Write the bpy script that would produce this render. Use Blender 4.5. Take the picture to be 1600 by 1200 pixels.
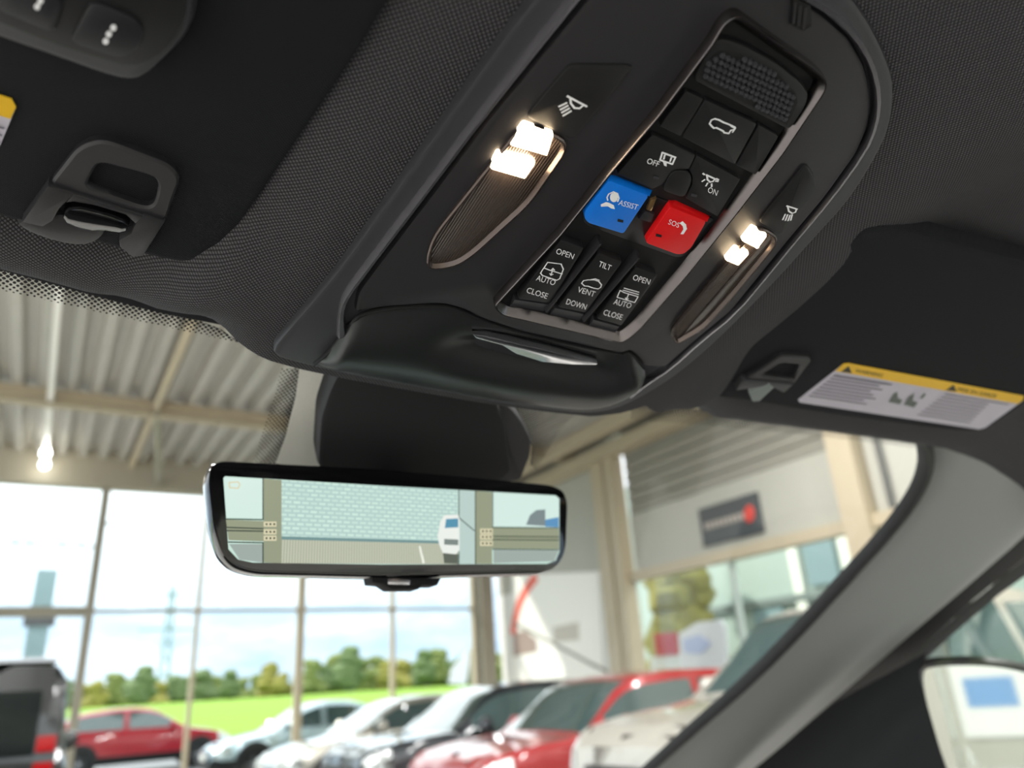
import bpy, bmesh, math, random
from math import sin, cos, tan, radians, pi, sqrt
from mathutils import Vector, Matrix
random.seed(7)
for o in list(bpy.data.objects): bpy.data.objects.remove(o)
SC = bpy.context.scene
COL = SC.collection
# ------------------------------------------------------------------ camera
YAW, PITCH, ROLL, FPX = radians(32), radians(21.8), radians(3.8), 1180.0
CAM = Vector((0, 0, 1.5))
_fw = Vector((sin(YAW)*cos(PITCH), cos(YAW)*cos(PITCH), sin(PITCH)))
_rt0 = Vector((cos(YAW), -sin(YAW), 0)); _up0 = _rt0.cross(_fw)
_rt = _rt0*cos(ROLL) - _up0*sin(ROLL); _up = _up0*cos(ROLL) + _rt0*sin(ROLL)
cd = bpy.data.cameras.new('camera'); cam = bpy.data.objects.new('camera', cd); COL.objects.link(cam)
cd.sensor_width = 36; cd.sensor_fit = 'HORIZONTAL'; cd.lens = FPX/1600*36
cd.clip_start = .01; cd.clip_end = 3000
M = Matrix((_rt, _up, -_fw)).transposed().to_4x4(); M.translation = CAM
cam.matrix_world = M
cd.dof.use_dof = True; cd.dof.focus_distance = .345; cd.dof.aperture_fstop = 6.8
SC.camera = cam
# ------------------------------------------------------------------ view, world, sun
SC.view_settings.view_transform = 'Standard'; SC.view_settings.look = 'None'
SC.view_settings.gamma = 1; SC.view_settings.use_curve_mapping = False
SC.view_settings.exposure = 1.72
W = bpy.data.worlds.new('world'); SC.world = W; W.use_nodes = True
nt = W.node_tree; nt.nodes.clear()
def N_(t, k, **p):
    n = t.nodes.new(k)
    for a, b in p.items():
        if a in n.inputs: n.inputs[a].default_value = b
        else: setattr(n, a, b)
    return n
tc = N_(nt, 'ShaderNodeTexCoord'); sx = N_(nt, 'ShaderNodeSeparateXYZ')
nt.links.new(tc.outputs['Generated'], sx.inputs[0])
ramp = N_(nt, 'ShaderNodeValToRGB'); e = ramp.color_ramp.elements
e[0].position = 0.0; e[0].color = (.20, .29, .40, 1); e[1].position = .27; e[1].color = (.95, .98, 1.0, 1)
q = e.new(.11); q.color = (.40, .50, .60, 1)
nt.links.new(sx.outputs['Z'], ramp.inputs[0])
mp = N_(nt, 'ShaderNodeMapping'); mp.inputs['Scale'].default_value = (2.2, 2.2, 7)
nt.links.new(tc.outputs['Generated'], mp.inputs[0])
nz = N_(nt, 'ShaderNodeTexNoise', Scale=2.2, Detail=6.0, Roughness=.55); nt.links.new(mp.outputs[0], nz.inputs['Vector'])
cr = N_(nt, 'ShaderNodeValToRGB'); cr.color_ramp.elements[0].position = .42; cr.color_ramp.elements[1].position = .66
nt.links.new(nz.outputs['Fac'], cr.inputs[0])
mx = N_(nt, 'ShaderNodeMix', data_type='RGBA'); mx.inputs['B'].default_value = (.95, .97, 1, 1)
cm = N_(nt, 'ShaderNodeMath', operation='MULTIPLY'); cm.inputs[1].default_value = .45; nt.links.new(cr.outputs[0], cm.inputs[0]); nt.links.new(cm.outputs[0], mx.inputs['Factor']); nt.links.new(ramp.outputs[0], mx.inputs['A'])
bg = N_(nt, 'ShaderNodeBackground', Strength=.85); nt.links.new(mx.outputs['Result'], bg.inputs['Color'])
wo = N_(nt, 'ShaderNodeOutputWorld'); nt.links.new(bg.outputs[0], wo.inputs[0])
sun_d = bpy.data.lights.new('sun', 'SUN'); sun_d.energy = 1.6; sun_d.angle = radians(1); sun_d.color = (1, .95, .86)
sun = bpy.data.objects.new('sun', sun_d); COL.objects.link(sun)
sun.rotation_euler = Vector((-.55, .55, .75)).to_track_quat('Z', 'Y').to_euler()

# ------------------------------------------------------------------ helpers
def ray(px, py):
    return (_fw + _rt*((px-800)/FPX) - _up*((py-600)/FPX)).normalized()
def hitp(px, py, P0, N):
    d = ray(px, py); N = Vector(N); return CAM + d*((Vector(P0)-CAM).dot(N)/d.dot(N))
def srgb(r, g, b):
    f = lambda c: (c/255/12.92) if c/255 <= .04045 else ((c/255+.055)/1.055)**2.4
    return (f(r), f(g), f(b), 1)
class Frame:
    def __init__(s, O, U, V, N): s.O, s.U, s.V, s.N = Vector(O), Vector(U).normalized(), Vector(V).normalized(), Vector(N).normalized()
    def uv(s, px, py, h=0):
        p = hitp(px, py, s.O + s.N*h, s.N) - s.O; return (p.dot(s.U), p.dot(s.V))
    def pt(s, u, v, h=0): return s.O + s.U*u + s.V*v + s.N*h
XC = .215
def roofplane(z0, sl):
    return Frame((XC, 0, CAM.z+z0), (1, 0, 0), (0, 1, -sl), (0, -sl, -1))
MATS = {}
def mat(name, col, rough=.5, metal=0, noise=0, nscale=40, bump=0, bscale=200, coat=0, emit=None, estr=0, spec=.5, weave=None):
    if name in MATS: return MATS[name]
    m = bpy.data.materials.new(name); m.use_nodes = True; t = m.node_tree
    b = t.nodes['Principled BSDF']; b.inputs['Base Color'].default_value = col if len(col) == 4 else (*col, 1)
    b.inputs['Roughness'].default_value = rough; b.inputs['Metallic'].default_value = metal
    b.inputs['Specular IOR Level'].default_value = spec; b.inputs['Coat Weight'].default_value = coat
    if emit:
        b.inputs['Emission Color'].default_value = emit; b.inputs['Emission Strength'].default_value = estr
    c = N_(t, 'ShaderNodeTexCoord')
    if noise:
        n = N_(t, 'ShaderNodeTexNoise', Scale=nscale, Detail=4.0); t.links.new(c.outputs['Object'], n.inputs['Vector'])
        r = N_(t, 'ShaderNodeMapRange'); r.inputs['To Min'].default_value = 1-noise; r.inputs['To Max'].default_value = 1+noise
        t.links.new(n.outputs['Fac'], r.inputs['Value'])
        v = N_(t, 'ShaderNodeVectorMath', operation='SCALE'); v.inputs[0].default_value = col[:3]
        t.links.new(r.outputs[0], v.inputs['Scale']); t.links.new(v.outputs[0], b.inputs['Base Color'])
    if bump:
        n = N_(t, 'ShaderNodeTexNoise', Scale=bscale, Detail=2.0); t.links.new(c.outputs['Object'], n.inputs['Vector'])
        bp = N_(t, 'ShaderNodeBump', Strength=bump, Distance=.001); t.links.new(n.outputs['Fac'], bp.inputs['Height'])
        t.links.new(bp.outputs[0], b.inputs['Normal'])
    if weave:                                # woven cloth: staggered knots, pitch in metres, dark gaps
        pitch, dark = weave
        s = N_(t, 'ShaderNodeSeparateXYZ'); t.links.new(c.outputs['Object'], s.inputs[0])
        def mth(op, a, b_=None):
            k = N_(t, 'ShaderNodeMath', operation=op)
            for i, q in enumerate((a, b_)):
                if q is None: continue
                if isinstance(q, (int, float)): k.inputs[i].default_value = q
                else: t.links.new(q, k.inputs[i])
            return k.outputs[0]
        ax = mth('MULTIPLY', mth('ADD', s.outputs['X'], s.outputs['Y']), pi/pitch)
        ay = mth('MULTIPLY', mth('SUBTRACT', s.outputs['X'], s.outputs['Y']), pi/pitch)
        hgt = mth('MULTIPLY', mth('ABSOLUTE', mth('SINE', ax)), mth('ABSOLUTE', mth('SINE', ay)))
        mr = N_(t, 'ShaderNodeMapRange'); mr.inputs['To Min'].default_value = dark; mr.inputs['To Max'].default_value = 1.5
        t.links.new(hgt, mr.inputs['Value'])
        v = N_(t, 'ShaderNodeVectorMath', operation='SCALE'); v.inputs[0].default_value = col[:3]
        t.links.new(mr.outputs[0], v.inputs['Scale']); t.links.new(v.outputs[0], b.inputs['Base Color'])
        bp = N_(t, 'ShaderNodeBump', Strength=.7, Distance=pitch*.35); t.links.new(hgt, bp.inputs['Height'])
        t.links.new(bp.outputs[0], b.inputs['Normal'])
    MATS[name] = m; return m
def glassmat(name, tint=(1, 1, 1, 1), refl=1.0):
    if name in MATS: return MATS[name]
    m = bpy.data.materials.new(name); m.use_nodes = True; t = m.node_tree; t.nodes.clear()
    a = N_(t, 'ShaderNodeBsdfTransparent', Color=tint); g = N_(t, 'ShaderNodeBsdfGlossy', Roughness=.02)
    f = N_(t, 'ShaderNodeFresnel', IOR=1.35); k = N_(t, 'ShaderNodeMath', operation='MULTIPLY'); k.inputs[1].default_value = refl
    x = N_(t, 'ShaderNodeMixShader'); o = N_(t, 'ShaderNodeOutputMaterial')
    t.links.new(f.outputs[0], k.inputs[0]); t.links.new(k.outputs[0], x.inputs[0]); t.links.new(a.outputs[0], x.inputs[1]); t.links.new(g.outputs[0], x.inputs[2])
    t.links.new(x.outputs[0], o.inputs[0]); MATS[name] = m; return m
def tag(o, label=None, cat=None, group=None, kind=None):
    if label: o['label'] = label
    if cat: o['category'] = cat
    if group: o['group'] = group
    if kind: o['kind'] = kind
    return o
def empty(name, loc=(0, 0, 0), rz=0):
    o = bpy.data.objects.new(name, None); COL.objects.link(o); o.location = loc; o.rotation_euler = (0, 0, rz); o.empty_display_size = .05
    return o
def link(name, me, m, parent=None, world=True):
    o = bpy.data.objects.new(name, me); COL.objects.link(o)
    if m and not me.materials: me.materials.append(m)
    if parent:
        o.parent = parent
        if world: o.matrix_parent_inverse = parent_matrix(parent).inverted()
    return o
def parent_matrix(p):
    m = p.matrix_basis.copy()
    if p.parent: m = parent_matrix(p.parent) @ p.matrix_parent_inverse @ m
    return m
def mesh(name, vs, fs, m, parent=None, smooth=False, recalc=True, world=True):
    me = bpy.data.meshes.new(name); me.from_pydata([tuple(v) for v in vs], [], fs); 
    bm = bmesh.new(); bm.from_mesh(me); bmesh.ops.remove_doubles(bm, verts=bm.verts, dist=1e-7)
    if recalc: bmesh.ops.recalc_face_normals(bm, faces=bm.faces)
    bm.to_mesh(me); bm.free()
    if smooth:
        me.polygons.foreach_set('use_smooth', [len(p.vertices) < 5 for p in me.polygons])
        if smooth != 'all': me.set_sharp_from_angle(angle=radians(40))
    return link(name, me, m, parent, world)
class MB:                                   # collects boxes, bars, discs into one mesh
    def __init__(s): s.v, s.f = [], []
    def add(s, vs, fs):
        k = len(s.v); s.v += [Vector(v) for v in vs]; s.f += [tuple(i+k for i in f) for f in fs]; return s
    def box(s, a, b):
        (x0, y0, z0), (x1, y1, z1) = a, b
        return s.add([(x0,y0,z0),(x1,y0,z0),(x1,y1,z0),(x0,y1,z0),(x0,y0,z1),(x1,y0,z1),(x1,y1,z1),(x0,y1,z1)], [(0,3,2,1),(4,5,6,7),(0,1,5,4),(1,2,6,5),(2,3,7,6),(3,0,4,7)])
    def bar(s, a, b, w, n=4, w2=None):
        a, b = Vector(a), Vector(b); d = (b-a).normalized(); u = d.orthogonal().normalized(); v = d.cross(u); w2 = w if w2 is None else w2
        vs = []
        for p, r in ((a, w), (b, w2)):
            for i in range(n):
                t = 2*pi*(i+.5)/n; vs.append(p + u*cos(t)*r + v*sin(t)*r)
        return s.add(vs, [(i, (i+1) % n, n+(i+1) % n, n+i) for i in range(n)] + [tuple(range(n))[::-1], tuple(range(n, 2*n))])
    def lathe(s, c, axis, prof, n=20):       # prof: (radius, along axis)
        c, d = Vector(c), Vector(axis).normalized(); u = d.orthogonal().normalized(); v = d.cross(u); vs = []
        for r, h in prof:
            for i in range(n): vs.append(c + d*h + u*cos(2*pi*i/n)*r + v*sin(2*pi*i/n)*r)
        fs = [(j*n+i, j*n+(i+1) % n, (j+1)*n+(i+1) % n, (j+1)*n+i) for j in range(len(prof)-1) for i in range(n)]
        return s.add(vs, fs + [tuple(range(n))[::-1], tuple(range((len(prof)-1)*n, len(prof)*n))])
    def build(s, name, m, parent=None, smooth=False, world=True): return mesh(name, s.v, s.f, m, parent, smooth, True, world)
def area2(p): return sum(p[i][0]*p[(i+1) % len(p)][1]-p[(i+1) % len(p)][0]*p[i][1] for i in range(len(p)))
def chaikin(p, n=2, closed=True):
    for _ in range(n):
        q = []
        r = range(len(p)) if closed else range(len(p)-1)
        for i in r:
            a, b = p[i], p[(i+1) % len(p)]
            q += [(a[0]*.75+b[0]*.25, a[1]*.75+b[1]*.25), (a[0]*.25+b[0]*.75, a[1]*.25+b[1]*.75)]
        if not closed: q = [p[0]] + q + [p[-1]]
        p = q
    return p
def fillet(p, r):                            # round every corner with radius about r
    out = []; n = len(p)
    for i in range(n):
        a, b, c = Vector(p[i-1]), Vector(p[i]), Vector(p[(i+1) % n]); d1, d2 = a-b, c-b
        k1, k2 = min(r, d1.length*.45), min(r, d2.length*.45); s, e_ = b+d1.normalized()*k1, b+d2.normalized()*k2
        for t in (0, .25, .5, .75, 1): q = s*(1-t)**2 + b*(2*t*(1-t)) + e_*t*t; out.append((q.x, q.y))
    return out
def offset(p, d):                            # inset a polygon by d
    if abs(d) < 1e-9: return list(p)
    sg = 1 if area2(p) > 0 else -1; n = len(p); out = []
    for i in range(n):
        a, b, c = Vector(p[i-1]), Vector(p[i]), Vector(p[(i+1) % n])
        e1, e2 = (b-a), (c-b)
        if e1.length < 1e-9: e1 = e2
        if e2.length < 1e-9: e2 = e1
        n1 = Vector((-e1.y, e1.x)).normalized()*sg; n2 = Vector((-e2.y, e2.x)).normalized()*sg
        m = n1+n2
        m = m.normalized() if m.length > 1e-6 else n1
        k = d/max(.5, m.dot(n1)); out.append((b.x+m.x*k, b.y+m.y*k))
    return out
def rings(name, fr, poly, seq, m, parent=None, cap0=False, cap1=True, smooth=True):
    vs, fs, n = [], [], len(poly)
    for ins, h in seq:
        for u, v in offset(poly, ins): vs.append(fr.pt(u, v, h))
    for j in range(len(seq)-1):
        for i in range(n): fs.append((j*n+i, j*n+(i+1) % n, (j+1)*n+(i+1) % n, (j+1)*n+i))
    if cap0: fs.append(tuple(range(n)))
    if cap1: fs.append(tuple(range((len(seq)-1)*n, len(seq)*n)))
    return mesh(name, vs, fs, m, parent, smooth)
def slab(name, fr, poly, h0, h1, bev, m, parent=None, px=True, r=0, ch=0, smooth=True):
    p = [fr.uv(*q, h1) for q in poly] if px else list(poly)
    if r: p = fillet(p, r)
    if ch: p = chaikin(p, ch)
    seq = [(0, h0), (0, h1-bev), (bev*.3, h1-bev*.3), (bev, h1)] if bev else [(0, h0), (0, h1)]
    return rings(name, fr, p, seq, m, parent, cap0=True, smooth=smooth)
def ribbon(name, fr, pts, w, h0, h1, m, parent=None, px=True, ch=1):
    p = [fr.uv(*q, h1) for q in pts] if px else list(pts)
    if ch: p = chaikin(p, ch, False)
    ws = w if isinstance(w, (list, tuple)) else [w]*2
    vs, fs, n = [], [], len(p)
    for i, q in enumerate(p):
        a, b = Vector(p[max(0, i-1)]), Vector(p[min(n-1, i+1)]); d = (b-a).normalized(); nn = Vector((-d.y, d.x))
        t = i/(n-1)*(len(ws)-1); k = min(int(t), len(ws)-2); ww = ws[k]+(ws[k+1]-ws[k])*(t-k)
        for s, h in ((-.5, h0), (-.5, h0*.4+h1*.6), (-.25, h1), (.25, h1), (.5, h0*.4+h1*.6), (.5, h0)): vs.append(fr.pt(q[0]+nn.x*ww*s, q[1]+nn.y*ww*s, h))
    for i in range(n-1):
        for k in range(5): fs.append((i*6+k, i*6+k+1, i*6+7+k, i*6+6+k))
    fs += [tuple(range(6)), tuple(range(n*6-6, n*6))]
    return mesh(name, vs, fs, m, parent, True)
def strokes(name, fr, lists, w, h, m, parent=None, fills=()):
    vs, fs = [], []
    for L in lists:
        p = [Vector(fr.uv(*q, h)) for q in L]
        for a, b in zip(p, p[1:]):
            d = (b-a).normalized(); nn = Vector((-d.y, d.x))*w/2; a2, b2 = a-d*w*.4, b+d*w*.4; k = len(vs); hh = h+k*w*.0012
            vs += [fr.pt(*(a2+nn), hh), fr.pt(*(a2-nn), hh), fr.pt(*(b2-nn), hh), fr.pt(*(b2+nn), hh)]; fs.append((k, k+1, k+2, k+3))
    for L in fills:
        k = len(vs); vs += [fr.pt(*fr.uv(*q, h), h) for q in L]; fs.append(tuple(range(k, k+len(L))))
    return mesh(name, vs, fs, m, parent, recalc=False)
def text_mesh(body):
    cu = bpy.data.curves.new('lettering', 'FONT'); cu.body = body; cu.size = 1; cu.resolution_u = 3
    ob = bpy.data.objects.new('lettering', cu); COL.objects.link(ob); dg = bpy.context.evaluated_depsgraph_get(); dg.update()
    me = bpy.data.meshes.new_from_object(ob.evaluated_get(dg)); bpy.data.objects.remove(ob); bpy.data.curves.remove(cu); return me
def letter(body, fr, p0, p1, h, m, parent, cap=8.8, lean=.36):   # baseline from p0 to p1
    a, b = Vector(fr.uv(*p0, h)), Vector(fr.uv(*p1, h)); up = (Vector(fr.uv(p0[0]+cap*lean, p0[1]-cap, h))-a)/.73
    me = text_mesh(body); xs = [v.co.x for v in me.vertices]; x0, wd = min(xs), max(xs)-min(xs); k = (b-a).length/wd
    d = (b-a).normalized()
    for v in me.vertices:
        q = a + d*((v.co.x-x0)*k) + up*v.co.y; v.co = fr.pt(q.x, q.y, h)
    return link('lettering', me, m, parent)
def Z(l, ox, oy, s): return [(ox+x*s, oy+y*s) for x, y in l]
z2 = lambda l: Z(l, 500, 0, .35); z3 = lambda l: Z(l, 1000, 0, .375); z4 = lambda l: Z(l, 760, 180, .2918)
z5 = lambda l: Z(l, 400, 380, .4125); z6 = lambda l: Z(l, 1000, 450, .375); z7 = lambda l: Z(l, 300, 560, .375); z1 = lambda l: Z(l, 0, 0, .35)

# ------------------------------------------------------------------ materials
FABRIC = mat('headliner_weave', srgb(76, 75, 78), .85, weave=(.0021, .15), spec=.3)
VISOR = mat('visor_cloth', srgb(30, 31, 36), .9, weave=(.0013, .3), spec=.25)
PLAST = mat('soft_black_plastic', srgb(34, 33, 36), .5, bump=.12, bscale=2500)
PLAST2 = mat('grey_grain_plastic', srgb(50, 50, 54), .48, bump=.15, bscale=2500)
SATIN = mat('satin_black_door', srgb(28, 31, 31), .38)
BTN = mat('switch_black', srgb(17, 17, 19), .5)
DARK = mat('recess_black', srgb(9, 9, 11), .6)
GLOSS = mat('piano_black', srgb(10, 10, 12), .12, coat=.5)
CHROME = mat('satin_chrome', srgb(200, 198, 204), .25, 1)
CHROMED = mat('dark_chrome', srgb(105, 100, 100), .25, 1)
WHITE = mat('printed_white', srgb(245, 246, 248), .6)
BLUE = mat('assist_blue', srgb(0, 120, 230), .42)
RED = mat('sos_red', srgb(225, 12, 18), .42)
LENS = mat('smoked_lens', srgb(38, 33, 30), .15, coat=.5, spec=.8)
# ================================================================== THE CAR CABIN
CF = roofplane(.245, .205)                   # console plane
HS, HZ = .1, .249
def smooth01(t): t = max(0, min(1, t)); return t*t*(3-2*t)
def H(x, y):
    w = 1-smooth01((abs(x-XC)-.128)/.085)
    z = HZ - (HS + (.205-HS)*w)*max(y, -.1)
    side = max(0, abs(x-XC)-.58); z -= side*side*1.2
    return CAM.z + z
def hitH(px, py):
    d = ray(px, py); a, b = .05, .05
    while b < 3:
        b += .004; p = CAM+d*b
        if p.z > H(p.x, p.y): break
        a = b
    for _ in range(30):
        c = (a+b)/2; p = CAM+d*c
        if p.z > H(p.x, p.y): b = c
        else: a = c
    return CAM+d*a
edge_px = [(-140, 385), (0, 413), (75, 432), (150, 453), (240, 475), (324, 494), (345, 505), (366, 529), (399, 553), (426, 565), (470, 577), (540, 592), (640, 610), (750, 629), (850, 643), (925, 651), (975, 645), (1010, 633), (1100, 643), (1215, 658), (1330, 674), (1457, 693), (1530, 729), (1600, 766)]
edge = sorted([(lambda p: (p.x, p.y))(hitH(*q)) for q in edge_px])
def yf(x):
    if x <= edge[0][0]: return edge[0][1]
    for (a, ya), (b, yb) in zip(edge, edge[1:]):
        if a <= x <= b: return ya+(yb-ya)*(x-a)/max(1e-6, b-a)
    return edge[-1][1]
def build_headliner():
    xs = [-.62+i*(1.67/260) for i in range(261)]; ny = 110; vs, fs = [], []
    for x in xs:
        y1 = yf(x)
        for j in range(ny+1):
            y = -1.3+(y1+1.3)*(1-(1-j/ny)**2.0); k = max(0, 1-(y1-y)/.09); wc = smooth01((abs(x-XC)-.13)/.05); vs.append((x, y, H(x, y)-.017*wc*sin(pi*k**1.5)))
        z = H(x, y1); vs += [(x, y1+.003, z+.002), (x, y1+.005, z+.006), (x, y1+.006, max(z+.012, 1.703-tan(radians(30))*(y1+.006-.425)))]
    n = ny+4
    for i in range(len(xs)-1):
        for j in range(n-1): fs.append((i*n+j, i*n+j+1, (i+1)*n+j+1, (i+1)*n+j))
    return mesh('ceiling_car', vs, fs, FABRIC, None, 'all')
headliner = tag(build_headliner(), 'charcoal woven fabric headliner of the car around the overhead console', None, None, 'structure')
rs = MB().box((-.66, -2.6, 1.81), (1.09, .40, 1.84)).build('roof_skin', mat('car_paint_grey', srgb(150, 150, 150), .3, .4), headliner)

# ---- windscreen
WA = radians(30)
WF = Frame((XC, .425, 1.705), (1, 0, 0), (0, cos(WA), -sin(WA)), (0, -sin(WA), -cos(WA)))
GLASS = glassmat('windscreen_glass', (.97, .98, .98, 1), .03)
wpoly = [(-.66, -.06), (.60, -.06), (.665, .06), (.685, .30), (.685, .85), (-.70, .85), (-.70, .06)]
wind = rings('window_1', WF, wpoly, [(0, -.006), (0, -.001)], GLASS, None, cap0=True, smooth=False)
tag(wind, 'clear car windscreen with dotted black border', None, None, 'structure')
def fritmat(name, inv=False):
    m = bpy.data.materials.new(name); m.use_nodes = True; t = m.node_tree; b = t.nodes['Principled BSDF']
    b.inputs['Base Color'].default_value = srgb(22, 21, 26); b.inputs['Roughness'].default_value = .6
    uv = N_(t, 'ShaderNodeUVMap'); s = N_(t, 'ShaderNodeSeparateXYZ'); t.links.new(uv.outputs[0], s.inputs[0])
    def mth(op, a, b_=None, c_=None):
        k = N_(t, 'ShaderNodeMath', operation=op)
        for i, q in enumerate((a, b_, c_)):
            if q is None: continue
            if isinstance(q, (int, float)): k.inputs[i].default_value = q
            else: t.links.new(q, k.inputs[i])
        return k.outputs[0]
    # uv.x = metres along, uv.y = metres across; second uv layer 'fade' gives 0 (solid) .. 1 (gone)
    fd = N_(t, 'ShaderNodeUVMap'); fd.uv_map = 'fade'; f = N_(t, 'ShaderNodeSeparateXYZ'); t.links.new(fd.outputs[0], f.inputs[0])
    p = .0031
    a = mth('MULTIPLY', mth('ADD', s.outputs['X'], s.outputs['Y']), pi/p); b2 = mth('MULTIPLY', mth('SUBTRACT', s.outputs['X'], s.outputs['Y']), pi/p)
    g = mth('MULTIPLY', mth('ABSOLUTE', mth('SINE', a)), mth('ABSOLUTE', mth('SINE', b2)))
    al = mth('GREATER_THAN', g, mth('MULTIPLY_ADD', f.outputs['X'], .62, .12))
    t.links.new(al, b.inputs['Alpha']); uv.uv_map = 'dots'
    return m
FRIT = fritmat('frit_dots'); FRITS = mat('frit_solid', srgb(16, 14, 22), .5); FRITG = mat('frit_lit_grey', srgb(220, 220, 210), .8, noise=.08, nscale=900)  # grey one: black frit with reflected light painted into its colour
def frit(name, top, bot, h=.0004):
    A = chaikin([WF.uv(*q) for q in top], 1, False); B = chaikin([WF.uv(*q) for q in bot], 1, False); n = 6
    vs, fs, d1, d2 = [], [], [], []
    for a, b in zip(A, B):
        for j in range(n+1):
            t = j/n; u, v = a[0]+(b[0]-a[0])*t, a[1]+(b[1]-a[1])*t; vs.append(WF.pt(u, v, h)); d1.append((u, v)); d2.append((t, 0))
    for i in range(len(A)-1):
        for j in range(n): fs.append((i*(n+1)+j, i*(n+1)+j+1, (i+1)*(n+1)+j+1, (i+1)*(n+1)+j))
    me = bpy.data.meshes.new(name); me.from_pydata([tuple(v) for v in vs], [], fs)
    for nm, dd in (('dots', d1), ('fade', d2)):
        L = me.uv_layers.new(name=nm)
        for lp in me.loops: L.data[lp.index].uv = dd[lp.vertex_index]
    return link(name, me, FRIT, wind)
frit('dotted_border', [(-60, 405), (0, 420), (150, 462), (250, 487), (335, 506), (375, 535)], [(-60, 440), (0, 452), (150, 486), (250, 508), (330, 526), (362, 532)])
frit('dotted_border', [(478, 575), (465, 620), (450, 668), (432, 730)], [(440, 575), (428, 620), (412, 668), (394, 730)])
frit('dotted_border', [(800, 630), (812, 660), (832, 690), (828, 725)], [(905, 640), (880, 665), (858, 700), (838, 735)])
frit('dotted_border', [(985, 628), (1150, 645), (1300, 666), (1462, 690)], [(985, 655), (1150, 668), (1300, 684), (1445, 702)])
slab('solid_border', WF, [(-60, 380), (0, 395), (345, 480), (352, 509), (250, 489), (150, 463), (0, 422), (-60, 407)], 0, .0006, 0, FRITS, wind)
slab('lit_border', WF, [(470, 560), (560, 570), (540, 740), (425, 740), (447, 680), (462, 620)], 0, .0006, 0, FRITG, wind)
sealp = [(1440, 680), (1455, 700), (1457, 735), (1440, 778), (1400, 832), (1330, 908), (1250, 995), (1170, 1075), (1080, 1152), (1000, 1225), (930, 1290)]
ribbon('rubber_seal', WF, sealp, .013, -.004, .010, mat('rubber', srgb(12, 13, 14), .6), wind, ch=2)

# ---- right A-pillar and door
fpx = [(1425, 640), (1462, 690), (1468, 718), (1464, 748), (1448, 784), (1408, 840), (1338, 917), (1258, 1004), (1178, 1084), (1088, 1161), (1008, 1234), (938, 1299)]
gpx = [(1690, 735), (1640, 792), (1632, 806), (1615, 824), (1580, 856), (1510, 917), (1430, 985), (1345, 1058), (1265, 1127), (1180, 1202), (1100, 1275), (1030, 1340)]
opx = [(1760, 735), (1720, 800), (1700, 822), (1670, 848), (1630, 880), (1560, 930), (1490, 990), (1430, 1045), (1350, 1120), (1280, 1185), (1200, 1265), (1130, 1340)]
FP = [WF.pt(*WF.uv(q[0]-6, q[1]-5, .001), .001) for q in fpx]; TOPR = hitH(1600, 768)
_w = (TOPR-FP[1]).normalized(); _d = (FP[-3]-FP[4]).normalized(); PN = _w.cross(_d).normalized()
if PN.dot(CAM-FP[6]) < 0: PN = -PN
GP = [hitp(*q, FP[6], PN) for q in gpx]; OP = [hitp(*q, FP[6]-PN*.012, PN) for q in opx]
def strip3(name, A, B, bulge, depth, m, parent=None, n=8):
    vs, fs = [], []
    for a, b in zip(A, B):
        for j in range(n+1):
            t = j/n; vs.append(a+(b-a)*t+PN*bulge*sin(pi*t))
        vs += [b-PN*depth, a-PN*.002+(a-b).normalized()*.003]
    k = n+3
    for i in range(len(A)-1):
        for j in range(k): fs.append((i*k+j, i*k+(j+1) % k, (i+1)*k+(j+1) % k, (i+1)*k+j))
    fs += [tuple(range(k)), tuple(range(len(A)*k-k, len(A)*k))]
    return mesh(name, vs, fs, m, parent, True)
pil = strip3('trim_1', FP, GP, .012, .02, mat('pillar_grey', srgb(142, 144, 142), .7, bump=.1, bscale=1500))
tag(pil, 'grey A-pillar trim between windscreen and passenger window', None, None, 'structure')
BLK = mat('door_black', srgb(10, 11, 12), .65, spec=.3)
door = empty('door_1', (1.0, -.2, .3)); tag(door, 'black front passenger door with window frame beside the A-pillar', None, None, 'structure')
strip3('window_frame', [g-PN*.012 for g in GP], OP, .006, .02, BLK, door)
MB().box((.97, -1.3, .35), (1.06, .62, 1.12)).build('door_panel', BLK, door)
fl = MB().box((-.50, -1.6, .33), (1.06, .95, .36)).build('floor_car', mat('carpet', srgb(150, 148, 146), .95), None)
tag(fl, 'grey carpet of the car cabin', None, None, 'structure')
pq = [hitp(*q, (1.045, 0, 0), (1, 0, 0)) for q in [(1705, 790), (1605, 868), (1505, 950), (1445, 1008), (1405, 1048), (1390, 1290)]]
pq = [Vector((1.045, -.75, 1.72))] + pq + [Vector((1.045, -.75, 1.12))]; n_ = len(pq)
MB().add(pq+[v+Vector((.005, 0, 0)) for v in pq], [tuple(range(n_)), tuple(range(n_, 2*n_))]+[(i, (i+1) % n_, n_+(i+1) % n_, n_+i) for i in range(n_)]).build('pane', glassmat('side_glass', (.96, .98, .97, 1), .4), door)
dash = MB()
dp = [(.50, .70), (.50, .95), (.56, 1.06), (.70, 1.10), (1.15, 1.06), (1.25, .9), (1.25, .36), (.75, .36)]
dash.add([(x, y, z) for x in (-.58, .97) for y, z in dp], [(i, (i+1) % 8, 8+(i+1) % 8, 8+i) for i in range(8)]+[tuple(range(8)), tuple(range(8, 16))])
da = dash.build('dashboard', BLK, None); tag(da, 'black dashboard under the windscreen', 'dashboard')

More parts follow.
